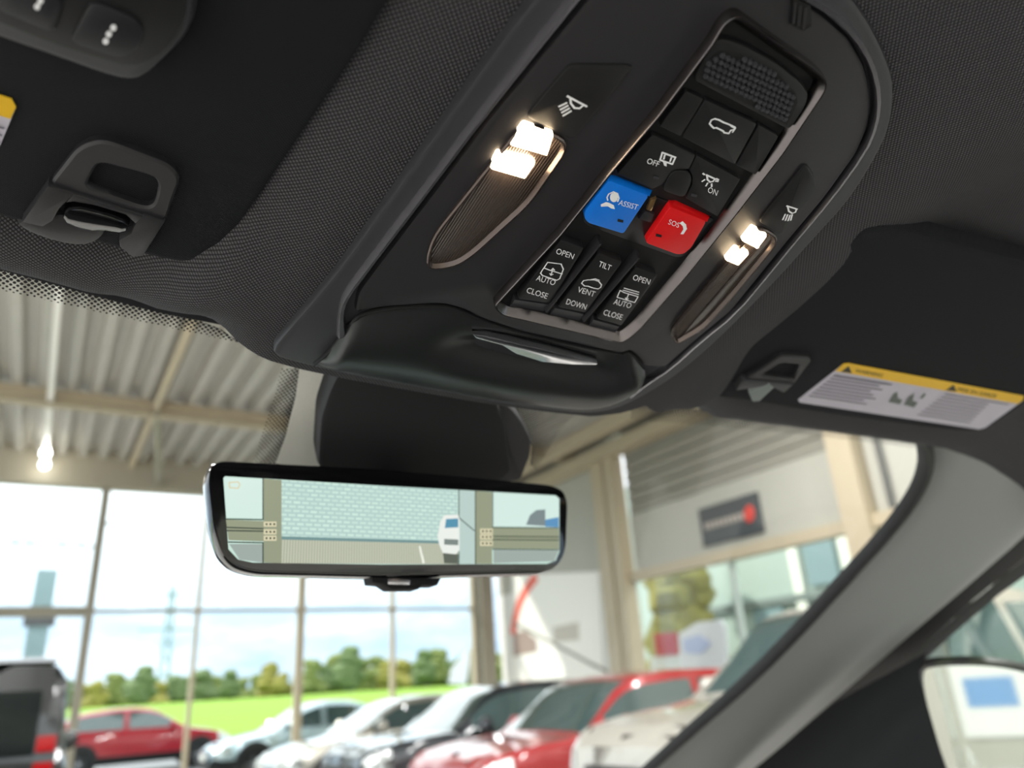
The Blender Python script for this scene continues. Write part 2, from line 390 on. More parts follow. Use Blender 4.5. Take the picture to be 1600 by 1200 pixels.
# ---- overhead console
con = empty('overhead_console', CF.pt(0, .24, 0))
tag(con, 'black overhead console with map lights, switches, blue ASSIST and red SOS buttons', 'overhead console')
flange = [(832, 0), (740, 127), (640, 268), (535, 416), (495, 465), (440, 528), (427, 545), (428, 557), (450, 565), (491, 575), (557, 590), (689, 613), (796, 634), (870, 644), (928, 648), (975, 637), (1037, 602), (1075, 574), (1124, 532), (1215, 440), (1270, 378), (1330, 314), (1375, 240), (1394, 195), (1399, 150), (1397, 120), (1379, 71), (1349, 18), (1325, -12), (1290, -40), (1230, -75), (1150, -100), (1060, -110), (970, -105), (905, -80)]
slab('console_base', CF, flange, -.018, .0015, .0025, PLAST2, con, ch=2)
chL = [(950, -60), (905, -3), (752, 189), (668, 301), (580, 416), (548, 458), (536, 480), (533, 505), (535, 529)]
chR = [(1230, -22), (1262, 0), (1296, 19), (1337, 56), (1364, 101), (1375, 150), (1371, 195), (1352, 240), (1300, 311), (1240, 382), (1206, 424), (1150, 491), (1094, 536), (1049, 577), (1010, 602), (985, 622)]
ribbon('chrome_strip', CF, chL, [.0022, .0022, .0022, .0022, .003, .006], .0005, .0066, CHROME, con)
ribbon('chrome_strip', CF, chR, [.0022, .003, .003, .0022, .002, .002, .003], .0005, .0066, CHROME, con)
inner = [(962, -50), (914, 5), (760, 192), (676, 304), (588, 419), (558, 460), (553, 492), (594, 483), (689, 477), (722, 485), (751, 500), (812, 520), (969, 555), (986, 549), (1008, 574), (1040, 576), (1088, 534), (1144, 488), (1200, 420), (1233, 379), (1293, 308), (1342, 240), (1360, 195), (1364, 150), (1354, 104), (1328, 60), (1288, 24), (1225, -15), (1130, -55), (1040, -68)]
slab('console_body', CF, inner, -.012, .0050, .003, PLAST, con, r=.004)
# tilted sunglasses door
def tray():
    T = chaikin([CF.uv(*q, .005) for q in [(553, 498), (575, 489), (610, 483), (689, 479), (722, 487), (751, 502), (812, 522), (880, 538), (969, 557), (986, 551), (1008, 578)]], 2, False)
    B = [(491, 574), (520, 581), (565, 590), (640, 605), (689, 614), (750, 625), (812, 635), (880, 643), (928, 645), (973, 628), (1008, 592)]
    B = chaikin([CF.uv(*q, .002) for q in B], 2, False); n = 30; vs, fs = [], []
    lip = Vector(CF.uv(835, 552, .006))
    for i, (a, b) in enumerate(zip(T, B)):
        s = i/(len(T)-1)
        for j in range(n+1):
            t = j/n; u, v = a[0]+(b[0]-a[0])*t, a[1]+(b[1]-a[1])*t
            end = min(1, s/.10, (1-s)/.10); end = smooth01(end)
            h = .0042 + .0105*sin(pi*min(1, t**1.15))*(.25+.75*end) - .004*t
            dx, dy = (u-lip.x)/.052, (v-lip.y-.006)/.011
            h -= .011*math.exp(-dx**4-dy*dy)
            vs.append(CF.pt(u, v, h))
    for i in range(len(T)-1):
        for j in range(n): fs.append((i*(n+1)+j, i*(n+1)+j+1, (i+1)*(n+1)+j+1, (i+1)*(n+1)+j))
    return mesh('sunglasses_door', vs, fs, SATIN, con, 'all')
door_s = tray()
ribbon('door_seam', CF, [(491, 572), (520, 548), (553, 500), (594, 485), (689, 479), (722, 487), (751, 502), (812, 522), (969, 557), (986, 551), (1008, 578)], .0012, .003, .0052, DARK, con)
slab('chrome_lip', CF, [(739, 523), (744, 529), (785, 540), (806, 553), (848, 566), (890, 570), (932, 571), (934, 568), (840, 545), (760, 526)], .001, .0105, .0006, mat('bright_chrome', srgb(215, 216, 220), .15, 1), door_s)
# microphone vent
mv = slab('microphone_vent', CF, [(1238, -4), (1233, 38), (1256, 50), (1270, 42), (1268, 8)], .004, .0056, .001, DARK, con)
for k in range(3):
    strokes('slat', CF, [[(1243+8*k, 6+4*k), (1240+8*k, 36+4*k)]], .0011, .0066, PLAST, mv)
# map lights
GLOWC = (1, .80, .55, 1)
LED = mat('map_led', (1, .9, .75, 1), .3, emit=(1, .76, .48, 1), estr=9)
LED2 = mat('map_led_soft', (1, .9, .75, 1), .3, emit=(1, .76, .48, 1), estr=4.0)
RIM = mat('lens_rim', srgb(90, 80, 76), .2, .7)
def lensmat():
    m = mat('ribbed_lens', srgb(66, 56, 50), .22, coat=.6, spec=.8); t = m.node_tree; b = t.nodes['Principled BSDF']
    c = N_(t, 'ShaderNodeTexCoord'); w = N_(t, 'ShaderNodeTexWave', Scale=260.0, bands_direction='X'); t.links.new(c.outputs['Object'], w.inputs['Vector'])
    bp = N_(t, 'ShaderNodeBump', Strength=.5, Distance=.0006); t.links.new(w.outputs['Fac'], bp.inputs['Height']); t.links.new(bp.outputs[0], b.inputs['Normal']); return m
RLENS = lensmat()
def map_light(btn, lens, up, low, soft, icon):
    L = empty('map_light', CF.pt(*CF.uv(*lens[0]), .005)); L.parent = con; L.matrix_parent_inverse = parent_matrix(con).inverted()
    b = slab('light_button', CF, btn, .003, .0062, .0009, BTN, L, r=.003)
    strokes('icon', CF, icon, .0008, .0064, WHITE, b)
    p = fillet([CF.uv(*q, .0058) for q in lens], .008)
    rings('lens_rim', CF, p, [(0, .003), (0, .0066), (.0006, .0072), (.0012, .0072), (.0024, .0050)], RIM, L, cap1=False)
    slab('lens', CF, offset(p, .0022), .003, .0053, .0003, RLENS, L, px=False)
    slab('led_glow_window', CF, up, .004, .0085, .0016, LED2 if soft else LED, L, r=.001)  # upper patch: reflection of the LED, built as a glowing block
    slab('led_glow_window', CF, low, .004, .0085, .0016, LED2 if soft else LED, L, r=.001)
map_light([(887, 104), (897, 101), (985, 102), (990, 108), (896, 218), (821, 184)],
          [(819, 187), (895, 221), (829, 317), (790, 352), (741, 397), (712, 415), (667, 421), (666, 397), (678, 364), (745, 280)],
          [(819, 197), (866, 213), (856, 246), (797, 229)], [(778, 242), (838, 257), (821, 282), (766, 266)], False,
          [z2(q) for q in ([(1105, 430), (1190, 475)], [(1118, 440), (1120, 462), (1136, 482), (1158, 484), (1176, 470)], [(1100, 460), (1068, 475)], [(1106, 472), (1074, 489)], [(1112, 484), (1080, 502)], [(1120, 496), (1086, 516)])])
map_light([(1255, 260), (1262, 258), (1274, 277), (1276, 298), (1221, 369), (1185, 347)],
          [(1183, 349), (1221, 371), (1150, 457), (1100, 512), (1060, 535), (1054, 534), (1045, 517), (1081, 472), (1120, 425)],
          [(1177, 358), (1200, 370), (1184, 391), (1160, 379)], [(1150, 390), (1172, 398), (1154, 417), (1134, 409)], True,
          [z3(q) for q in ([(612, 858), (655, 872)], [(616, 862), (620, 880), (634, 889), (648, 884), (651, 874)], [(605, 893), (595, 915)], [(615, 895), (606, 918)], [(625, 897), (617, 919)], [(634, 895), (628, 917)])])
# switch panel
panel = [(1154, 22), (1131, 34), (1112, 67), (1028, 180), (947, 276), (874, 367), (777, 472), (771, 480), (784, 493), (971, 536), (986, 527), (1002, 513), (1075, 430), (1150, 337), (1225, 240), (1291, 142), (1294, 126), (1277, 109)]
pp = fillet([CF.uv(*q, .0100) for q in panel], .003)
SP = empty('switch_panel', CF.pt(*CF.uv(1030, 290), .005)); SP.parent = con; SP.matrix_parent_inverse = parent_matrix(con).inverted()
rings('panel_frame', CF, pp, [(0, .004), (0, .0098), (.0004, .0104), (.0010, .0104), (.0014, .0098), (.0046, .0045)], CHROMED, SP, cap1=False)
slab('panel_floor', CF, offset(pp, .0030), .003, .0055, 0, DARK, SP, px=False)
# speaker grille
gp = [(1118, 64), (1135, 62), (1165, 72), (1215, 100), (1255, 132), (1265, 150), (1258, 170), (1234, 205), (1083, 126), (1095, 100)]
gr = slab('speaker_grille', CF, gp, .004, .0092, .0012, BTN, SP, r=.003)
gi = [CF.uv(*q, .0094) for q in [(1122, 80), (1140, 79), (1170, 90), (1212, 112), (1243, 145), (1247, 160), (1230, 196), (1092, 122), (1100, 100)]]
slab('grille_recess', CF, gi, .008, .00925, 0, DARK, gr, px=False)
def inside(p, poly):
    c = False
    for i in range(len(poly)):
        (x1, y1), (x2, y2) = poly[i-1], poly[i]
        if (y1 > p[1]) != (y2 > p[1]) and p[0] < (x2-x1)*(p[1]-y1)/(y2-y1)+x1: c = not c
    return c
cells = MB(); pt_ = .0026
gmin = offset(gi, .0010)
for r in range(-5, 30):
    for c in range(-5, 40):
        q = (-.035+c*pt_+(r % 2)*pt_/2, .12+r*pt_*.866)
        if not inside(q, gmin): continue
        k = []
        for rad, h in ((.00125, .0093), (.00085, .0103), (.0004, .0104)):
            k += [CF.pt(q[0]+rad*cos(pi/6+i*pi/3), q[1]+rad*sin(pi/6+i*pi/3), h) for i in range(6)]
        cells.add(k, [(j*6+i, j*6+(i+1) % 6, j*6+6+(i+1) % 6, j*6+6+i) for j in range(2) for i in range(6)]+[tuple(range(12, 18))])
tag(cells.build('grille_mesh', mat('grille_black', srgb(52, 52, 57), .4), gr), kind='stuff')
def btn(name, poly, m=BTN, h=.0085, r=.0012, bev=.0006):
    return slab(name, CF, poly, .004, h, bev, m, SP, r=r)
b = btn('blank_switch', [(1072, 143), (1100, 155), (1064, 214), (1031, 198)])
b = btn('liftgate_switch', [(1102, 156), (1183, 194), (1148, 258), (1066, 215)], h=.0088)
strokes('icon', CF, [z3(q) for q in ([(290, 515), (298, 500), (312, 495), (330, 500), (348, 510), (370, 518), (395, 530), (392, 540), (378, 543), (370, 556), (352, 553), (345, 545), (318, 532), (308, 534), (300, 527), (290, 515)], [(380, 525), (397, 534), (386, 550)])], .0007, .0090, WHITE, b)
b = btn('blank_switch', [(1186, 195), (1217, 214), (1181, 274), (1150, 259)])
b = btn('airbag_off_switch', z4([(890, 105), (1122, 214), (1085, 292), (1010, 296), (985, 318), (950, 370), (890, 398), (700, 316)]), h=.0086)
letter('OFF', CF, (1010, 255), (1028.5, 261), .0088, WHITE, b)
strokes('icon', CF, [z4(q) for q in ([(942, 200), (1012, 226), (996, 262), (930, 240), (942, 200)], [(955, 214), (950, 234)], [(990, 228), (984, 246)])], .0008, .0088, WHITE, b, [z4([(945, 250), (966, 256), (965, 275), (952, 270)])])
b = btn('dome_light_switch', z4([(1126, 216), (1362, 345), (1238, 546), (1066, 446), (1102, 372), (1104, 330), (1088, 296)]), h=.0086)
letter('ON', CF, (1105, 300), (1119.5, 306), .0088, WHITE, b)
strokes('icon', CF, [z4(q) for q in ([(1178, 320), (1228, 343)], [(1181, 322), (1184, 345), (1198, 358), (1214, 354), (1223, 341)], [(1168, 346), (1156, 354)], [(1184, 364), (1176, 378)], [(1206, 368), (1206, 382)], [(1228, 352), (1240, 354)], [(1168, 318), (1160, 312)], [(1232, 340), (1242, 346)])], .0008, .0088, WHITE, b)
btn('centre_tab', z4([(1000, 305), (1040, 298), (1085, 305), (1100, 335), (1096, 370), (1060, 445), (940, 405), (975, 335)]), h=.0092, r=.003)
slab('switch_housing', CF, z4([(640, 335), (1230, 560), (1110, 720), (1060, 760), (1010, 762), (535, 590), (515, 560), (520, 515)]), .004, .0066, .0006, mat('housing_black', srgb(16, 16, 18), .4), SP, r=.003)
def bicol(name, poly, split, m):              # a dished key: the rear strip tilts down
    k = btn(name, poly, m, h=.0100, r=.0022, bev=.0008); return k
ba = slab('assist_button', CF, z4([(655, 352), (872, 432), (735, 638), (545, 580), (525, 555), (530, 515)]), .004, .0105, .0007, BLUE, SP, r=.0018)
bs = slab('sos_button', CF, z4([(985, 492), (1180, 570), (1100, 710), (1060, 745), (1020, 748), (852, 686)]), .004, .0105, .0007, RED, SP, r=.0018)
def wedge(name, a, b_, c, d, h0, h1, m, parent):  # rear edge a-b low, front edge c-d high
    A, B = CF.uv(*a, h0), CF.uv(*b_, h0); C_, D = CF.uv(*c, h1), CF.uv(*d, h1)
    vs = [CF.pt(*A, .004), CF.pt(*B, .004), CF.pt(*C_, .004), CF.pt(*D, .004), CF.pt(*A, h0), CF.pt(*B, h0), CF.pt(*C_, h1), CF.pt(*D, h1)]
    return mesh(name, vs, [(0,1,2,3),(4,5,6,7),(0,1,5,4),(1,2,6,5),(2,3,7,6),(3,0,4,7)], m, parent)
wedge('tilted_edge', *z4([(690, 322), (888, 402), (873, 434), (656, 354)]), .0055, .0098, BLUE, ba)
wedge('tilted_edge', *z4([(1012, 455), (1198, 540), (1181, 572), (986, 494)]), .0055, .0098, RED, bs)
letter('ASSIST', CF, (965.7, 320), (995, 328), .0107, WHITE, ba, 8.5); letter('SOS', CF, (1043.6, 350), (1060, 356), .0107, WHITE, bs, 8)
head = z4([(683+22*cos(t*pi/6), 440+26*sin(t*pi/6)) for t in range(12)])
strokes('icon', CF, [z4([(650, 455), (646, 440), (655, 422), (680, 410), (702, 420), (710, 445), (703, 462)])], .0006, .0107, WHITE, ba, [head, z4([(612, 478), (640, 465), (655, 468), (682, 482), (688, 503), (670, 500), (650, 488), (614, 490)])])
strokes('icon', CF, [z4([(1046, 576), (1060, 590), (1064, 610), (1050, 632)])], .0016, .0107, WHITE, bs)
for par, c in ((ba, (718, 566)), (bs, (923, 645))):
    slab('indicator', CF, z4([(c[0]-14, c[1]-10), (c[0]+16, c[1]-2), (c[0]+14, c[1]+10), (c[0]-16, c[1]+4)]), .010, .0107, 0, DARK, par)
for c in ((910, 335), (1113, 430)):
    slab('indicator', CF, z4([(c[0]-14, c[1]-10), (c[0]+16, c[1]-2), (c[0]+14, c[1]+10), (c[0]-16, c[1]+4)]), .008, .0089, 0, PLAST2, SP)
mic = slab('sensor_block', CF, z4([(850, 515), (905, 535), (888, 585), (815, 560)]), .004, .0085, .0012, PLAST, SP)
slab('sensor_window', CF, z4([(880, 455), (912, 448), (885, 515), (858, 508)]), .004, .0080, .0004, mat('amber_glass', srgb(150, 120, 80), .15, .6), mic)
RK = [(z4([(400, 668), (525, 712), (345, 1012), (165, 985)]), ('OPEN', (868, 396), (895, 405)), ('AUTO', (837, 438), (866, 446)), ('CLOSE', (822, 457), (854, 467)),
       [[(328, 788), (400, 797), (412, 825), (392, 876), (376, 884), (300, 858), (290, 846), (298, 832), (328, 788)], [(308, 818), (340, 830), (405, 850)], [(356, 822), (346, 856)], [(340, 848), (346, 857), (356, 852)], [(348, 828), (356, 820), (364, 830)]]),
      (z4([(600, 738), (730, 787), (535, 1062), (380, 1030)]), ('TILT', (934.5, 416), (953, 423)), ('VENT', (901.5, 456), (928, 464)), ('DOWN', (884, 475), (914.6, 484)),
       [[(510, 900), (520, 886), (545, 882), (578, 882), (602, 890), (616, 908), (612, 922), (598, 930), (575, 926), (545, 916), (525, 914), (510, 900)], [(560, 880), (582, 876), (604, 884)]]),
      (z4([(800, 813), (920, 860), (725, 1130), (588, 1092)]), ('OPEN', (988, 437), (1014, 445)), ('AUTO', (958, 475), (984.7, 482)), ('CLOSE', (942, 491.6), (970.7, 500)),
       [[(716, 938), (738, 950), (812, 972), (794, 1003), (700, 975), (716, 938)], [(738, 926), (816, 948)], [(732, 937), (814, 960)], [(762, 957), (750, 986)], [(745, 978), (750, 987), (760, 983)]])]
for poly, t1, t2, t3, ic in RK:
    rk = slab('rocker_switch', CF, poly, .004, .0100, .0010, BTN, SP, r=.0018)
    for tx in (t1, t2, t3): letter(tx[0], CF, tx[1], tx[2], .0102, WHITE, rk)
    strokes('icon', CF, [z4(q) for q in ic], .0006, .0102, WHITE, rk)
    a, b_, c, d = poly
    e1, e2 = Vector(d), Vector(c); f = Vector((-7, 9))
    wedge('front_face', tuple(e1+Vector((-4, 1))), tuple(e2+Vector((-4, 1))), tuple(e2+f+Vector((-4, 2))), tuple(e1+f+Vector((-4, 2))), .0095, .0062, PLAST2, rk)
for l in ([(612, 690), (322, 1058)], [(818, 765), (522, 1108)]):
    ribbon('divider', CF, z4(l), .0019, .004, .0112, PLAST, SP, ch=0)
slab('chrome_ledge', CF, z4([(100, 1020), (700, 1190), (672, 1215), (80, 1050)]), .004, .0066, .0006, CHROME, SP)

# ---- sun visors
def visor_root(name, px, fr): return empty(name, fr.pt(*fr.uv(*px), 0))
VF = roofplane(.226, .1)
sv = visor_root('sun_visor', (300, 200), VF); tag(sv, 'black cloth sun visor with garage-opener buttons, beside the lit map light', 'sun visor')
vo = [(640, -40), (556, 98), (480, 208), (406, 315), (381, 350), (352, 394), (335, 412), (312, 418), (266, 413), (150, 385), (0, 344), (-200, 290), (-420, 230), (-100, -250), (300, -330), (640, -150)]
slab('visor_pad', VF, vo, -.014, 0, .005, VISOR, sv, ch=2)
gm = slab('button_module', VF, [(304, -20), (305, 31), (288, 68), (259, 98), (226, 128), (198, 132), (157, 121), (80, 93), (0, 66), (-120, 20), (-60, -90), (150, -80)], -.002, .010, .004, PLAST2, sv, ch=1)
gpn = slab('module_face', VF, [(290, -22), (290, 28), (272, 66), (245, 92), (205, 108), (150, 92), (80, 70), (0, 38), (-100, 0), (-50, -80), (150, -70)], .006, .0112, .001, BTN, gm, ch=1)
for poly in ([(142, 2), (210, 30), (226, 50), (217, 77), (189, 93), (108, 66)], [(20, -30), (100, 0), (84, 54), (-10, 14)]):
    kb = slab('opener_button', VF, poly, .010, .0124, .0008, mat('opener_black', srgb(26, 27, 31), .45), gm, r=.003)
    cx = sum(p[0] for p in poly)/len(poly)
dots = [[(177, 44), (170, 54), (165, 65)], [(63, 2), (58, 11)]]
for L in dots:
    for c in L:
        slab('white_dot', VF, [(c[0]+5*cos(t*pi/4), c[1]+5*sin(t*pi/4)) for t in range(8)], .012, .0127, 0, WHITE, gm)
YEL = mat('label_yellow', srgb(238, 190, 20), .5); LAB = mat('label_white', srgb(196, 192, 204), .55); INK = mat('label_ink', srgb(120, 116, 128), .6); BLKINK = mat('label_black', srgb(50, 42, 20), .6)
GLB = Frame(VF.O, VF.U, VF.V, VF.N)
lb = slab('warning_label', VF, [(-160, 90), (0, 149), (18, 155), (25, 168), (0, 228), (-10, 240), (-200, 170)], 0, .0004, 0, LAB, sv)
slab('yellow_band', VF, [(-160, 90), (0, 149), (18, 155), (25, 168), (16, 186), (0, 181), (-170, 120)], .0003, .0008, 0, YEL, lb)
for k in range(3): strokes('print_line', VF, [[(-120, 160+k*11), (4-k*3, 200+k*11)]], .0012, .0009, INK, lb)
cl = empty('visor_clip', VF.pt(*VF.uv(170, 310), 0)); cl.parent = sv; cl.matrix_parent_inverse = parent_matrix(sv).inverted()
def plate_with_hole(name, fr, outer, hole, h0, h1, m, parent, bev=.0015, n=64):
    def res(poly):
        p = fillet([fr.uv(*q, h1) for q in poly], .004); c = Vector((sum(a for a, _ in p)/len(p), sum(b for _, b in p)/len(p)))
        return p
    O, I = res(outer), res(hole); c = Vector((sum(a for a, _ in I)/len(I), sum(b for _, b in I)/len(I)))
    def cast(poly, ang):
        d = Vector((cos(ang), sin(ang))); best = None
        for i in range(len(poly)):
            a, b = Vector(poly[i-1])-c, Vector(poly[i])-c; e_ = b-a; den = d.x*e_.y-d.y*e_.x
            if abs(den) < 1e-12: continue
            t = (a.x*e_.y-a.y*e_.x)/den; s = (a.x*d.y-a.y*d.x)/den
            if t > 0 and -1e-6 <= s <= 1+1e-6 and (best is None or t > best): best = t
        return c+d*(best or 0)
    vs, fs = [], []
    for i in range(n):
        a = 2*pi*i/n; o, k = cast(O, a), cast(I, a); do, di = (o-c).normalized(), (k-c).normalized()
        for q, h in ((o, h0), (o, h1-bev), (o-do*bev, h1), (k+di*bev, h1), (k, h1-bev), (k, h0)): vs.append(fr.pt(q.x, q.y, h))
    for i in range(n):
        for j in range(6): fs.append((i*6+j, i*6+(j+1) % 6, ((i+1) % n)*6+(j+1) % 6, ((i+1) % n)*6+j))
    return mesh(name, vs, fs, m, parent, True)
plate_with_hole('clip_plate', VF, z1([(400, 640), (470, 630), (760, 740), (805, 800), (735, 995), (215, 832), (340, 670)]), z1([(440, 722), (690, 792), (710, 830), (690, 915), (650, 932), (378, 838)]), -.001, .0035, PLAST, cl, .001)
slab('clip_leg', VF, z1([(212, 832), (335, 870), (300, 902), (262, 940), (235, 990), (190, 1015), (95, 995)]), -.003, .0050, .0010, PLAST, cl)
slab('clip_bridge', VF, z1([(325, 866), (645, 967), (606, 1004), (560, 962), (420, 920), (330, 904), (292, 908)]), -.003, .0048, .0010, PLAST, cl)
slab('clip_leg', VF, z1([(638, 963), (735, 995), (640, 1145), (590, 1150), (535, 1105), (530, 1075), (585, 1045), (600, 1006)]), -.003, .0050, .0010, PLAST, cl)
hk = slab('visor_hook', VF, z1([(55, 990), (110, 1040), (250, 1090), (370, 1108), (440, 1085), (475, 1045), (470, 1000), (300, 950)]), -.012, .002, .003, PLAST, headliner, ch=1)
slab('hook_barrel', VF, z1([(268, 965), (320, 930), (470, 965), (580, 1005), (560, 1050), (450, 1035), (400, 1040), (300, 1012)]), .001, .007, .002, GLOSS, hk, ch=1)
# passenger visor
PF = roofplane(.228, .1)
sp = visor_root('sun_visor', (1350, 500), PF); tag(sp, 'black sun visor with a whole yellow and white warning sticker, beside the A-pillar', 'sun visor')
slab('visor_pad', PF, [(1322, 378), (1345, 360), (1368, 355), (1392, 355), (1600, 408), (1760, 450), (1880, 500), (1640, 606), (1555, 664), (1525, 677), (1480, 673), (1300, 650), (1184, 630), (1109, 621), (1082, 612), (1070, 597), (1150, 530)], -.012, 0, .004, VISOR, sp, ch=1)
rc = empty('visor_clip', PF.pt(*PF.uv(1215, 580), 0)); rc.parent = sp; rc.matrix_parent_inverse = parent_matrix(sp).inverted()
plate_with_hole('clip_plate', PF, z6([(590, 282), (700, 292), (716, 305), (640, 405), (430, 385), (480, 355)]), z6([(590, 312), (670, 322), (640, 385), (500, 368)]), -.001, .004, PLAST, rc, .001)
slab('clip_leg', PF, z6([(430, 388), (640, 405), (600, 440), (560, 420), (480, 470), (455, 450), (500, 415), (400, 430)]), -.003, .006, .0015, PLAST2, rc)
slab('clip_tip', PF, z6([(455, 440), (540, 405), (560, 420), (500, 475), (470, 478)]), -.002, .0075, .002, mat('clip_grey', srgb(120, 128, 126), .5), rc)
wl = slab('warning_label', PF, [(1318, 569), (1326, 568), (1600, 619), (1597, 627), (1540, 668), (1530, 671), (1250, 629), (1247, 625)], 0, .0005, 0, LAB, sp)
slab('yellow_band', PF, [(1318, 569), (1326, 568), (1600, 619), (1598, 626), (1590, 631), (1306, 580)], .0004, .0009, 0, YEL, wl)
letter('WARNING', PF, (1336, 582), (1378, 589.5), .0011, BLKINK, wl, 6); letter('MISE EN GARDE', PF, (1496, 611), (1556, 621.5), .0011, BLKINK, wl, 6)
for q in ([(1314, 581), (1326, 572), (1331, 583)], [(1478, 610), (1490, 601), (1495, 612)]): strokes('warning_triangle', PF, [], 0, .0011, BLKINK, wl, [q])
for k in range(8):
    f = k/8; y0 = 585+f*36
    strokes('print_line', PF, [[(1304-f*44, y0+2), (1392-f*38-(k*37 % 23), y0+16-(k*37 % 23)*.17)]], .0017 if k else .0024, .0009, INK, wl)
    strokes('print_line', PF, [[(1478-f*50, y0+31), (1575-f*45-(k*53 % 27), y0+47-(k*53 % 27)*.17)]], .0017, .0009, INK, wl)
PIC = mat('picto', srgb(96, 104, 98), .6)
for q in ([(1388, 628), (1396, 615), (1402, 612), (1403, 622), (1410, 625), (1406, 632)], [(1412, 632), (1420, 620), (1429, 614), (1426, 626), (1434, 629), (1428, 637)], [(1437, 622), (1444, 614), (1447, 616), (1441, 623)]): strokes('pictogram', PF, [], 0, .0009, PIC, wl, [q])

# ---- rear-view mirror
MF = Frame((.2, .455, 1.604), (1, 0, 0), (0, 0, -1), (0, -1, 0))
mir = empty('rear_view_mirror', MF.pt(0, 0, 0)); tag(mir, 'frameless black rear-view mirror with digital camera display, hanging from windscreen', 'mirror')
mo = [(345, 719), (600, 733), (860, 757), (880, 766), (887, 785), (884, 860), (874, 884), (850, 896), (600, 902), (400, 897), (365, 888), (344, 868), (331, 830), (322, 750), (327, 727)]
mp_ = fillet([MF.uv(*q, 0) for q in mo], .006)
rings('housing', MF, mp_, [(.012, -.030), (.004, -.024), (0, -.012), (0, -.001), (.001, .001), (.002, .0012)], GLOSS, mir, cap0=True)
slab('bezel', MF, offset(mp_, .002), -.002, .0013, .0003, GLOSS, mir, px=False)
scr = [(349, 747), (352, 744), (600, 759), (868, 774), (874, 779), (874, 862), (868, 876), (855, 881), (600, 882), (395, 879), (372, 874), (357, 858)]
def em(name, c, s=.35):
    return mat('screen_'+name, (0, 0, 0, 1), .25, emit=c, estr=s)
sroot = slab('display', MF, scr, .0005, .0016, 0, em('wall', srgb(188, 214, 202)), mir)
def sp_(name, poly, m, h): return strokes(name, MF, [], 0, h, m, sroot, [poly])
def scrfloor():
    m = em('floor', srgb(170, 175, 155)); t = m.node_tree; b = t.nodes['Principled BSDF']; c = N_(t, 'ShaderNodeTexCoord')
    w = N_(t, 'ShaderNodeTexWave', Scale=190.0, bands_direction='X'); t.links.new(c.outputs['Object'], w.inputs['Vector'])
    r = N_(t, 'ShaderNodeValToRGB'); r.color_ramp.elements[0].color = srgb(158, 163, 143); r.color_ramp.elements[1].color = srgb(186, 190, 172)
    t.links.new(w.outputs['Fac'], r.inputs[0]); t.links.new(r.outputs[0], b.inputs['Emission Color']); return m
def scrwall():
    m = em('bricks', srgb(188, 214, 202)); t = m.node_tree; b = t.nodes['Principled BSDF']; c = N_(t, 'ShaderNodeTexCoord')
    mpn = N_(t, 'ShaderNodeMapping'); mpn.inputs['Rotation'].default_value = (pi/2, 0, 0); t.links.new(c.outputs['Object'], mpn.inputs[0])
    w = N_(t, 'ShaderNodeTexBrick', Scale=95.0); w.inputs['Color1'].default_value = srgb(196, 222, 210); w.inputs['Color2'].default_value = srgb(186, 212, 202); w.inputs['Mortar'].default_value = srgb(170, 196, 190)
    w.inputs['Mortar Size'].default_value = .06
    t.links.new(mpn.outputs[0], w.inputs['Vector']); t.links.new(w.outputs[0], b.inputs['Emission Color']); return m
FRM = em('frame', srgb(142, 148, 124)); LIN = em('line', srgb(48, 58, 52)); GRY = em('grey', srgb(150, 162, 156)); PAL = em('pale', srgb(200, 222, 214)); PLT = em('plate', srgb(206, 200, 168))
sp_('image_wall', [(439, 750), (716, 766), (716, 849), (439, 842)], scrwall(), .0018)
sp_('image_floor', [(439, 842), (716, 849), (716, 881.5), (439, 880)], scrfloor(), .0018)
sp_('image_kerb', [(439, 838), (716, 846), (716, 850), (439, 843)], em('kerb', srgb(110, 140, 140)), .0019)
sp_('image_pane', [(350, 746), (410, 749), (410, 810), (354, 808)], PAL, .0018); sp_('image_pane', [(358, 850), (410, 850), (410, 879), (374, 874)], GRY, .0018)
sp_('image_post', [(412, 748), (440, 750), (440, 880), (412, 879)], FRM, .0020); sp_('image_rail', [(353, 812), (412, 814), (412, 846), (357, 844)], FRM, .0020)
sp_('image_post', [(742, 767), (769, 769), (769, 881), (742, 881)], FRM, .0020); sp_('image_rail', [(769, 824), (873.5, 826), (873.5, 858), (769, 857)], FRM, .0020)
sp_('image_pane', [(718, 766), (743, 768), (743, 881), (718, 881)], em('strip', srgb(176, 196, 190)), .0019)
sp_('image_pane', [(769, 769), (868, 775), (873.5, 779), (873.5, 824), (769, 822)], PAL, .0018); sp_('image_pane', [(771, 859), (873, 860), (866, 877), (771, 880)], GRY, .0018)
sp_('image_car', [(822, 820), (828, 805), (838, 797), (852, 796), (852, 822)], em('carg', srgb(120, 132, 134)), .0019); sp_('image_car', [(852, 812), (873, 808), (873, 824), (852, 823)], em('carb', srgb(90, 140, 180)), .0019)
for L in ([(411, 748), (411, 811)], [(353, 811), (411, 812)], [(354, 824), (411, 826)], [(355, 829), (411, 830)], [(357, 847), (411, 848)], [(411, 848), (411, 879)], [(770, 769), (770, 823)], [(770, 824), (873, 825)], [(770, 838), (873, 839)], [(770, 843), (873, 844)], [(770, 858), (873, 859)], [(743, 768), (743, 881)], [(717, 765), (717, 881)], [(741, 829), (716, 808)]):
    strokes('image_line', MF, [L], .0007, .0021, LIN, sroot)
for x, y in ((412, 815), (412, 827), (412, 837), (750, 826), (750, 835), (750, 845)):
    sp_('image_plate', [(x, y), (x+20, y), (x+20, y+8), (x, y+8)], PLT, .0022)
    for k in range(3): sp_('image_bolt', [(x+3+k*6, y+2.5), (x+6+k*6, y+2.5), (x+6+k*6, y+5.5), (x+3+k*6, y+5.5)], LIN, .0023)
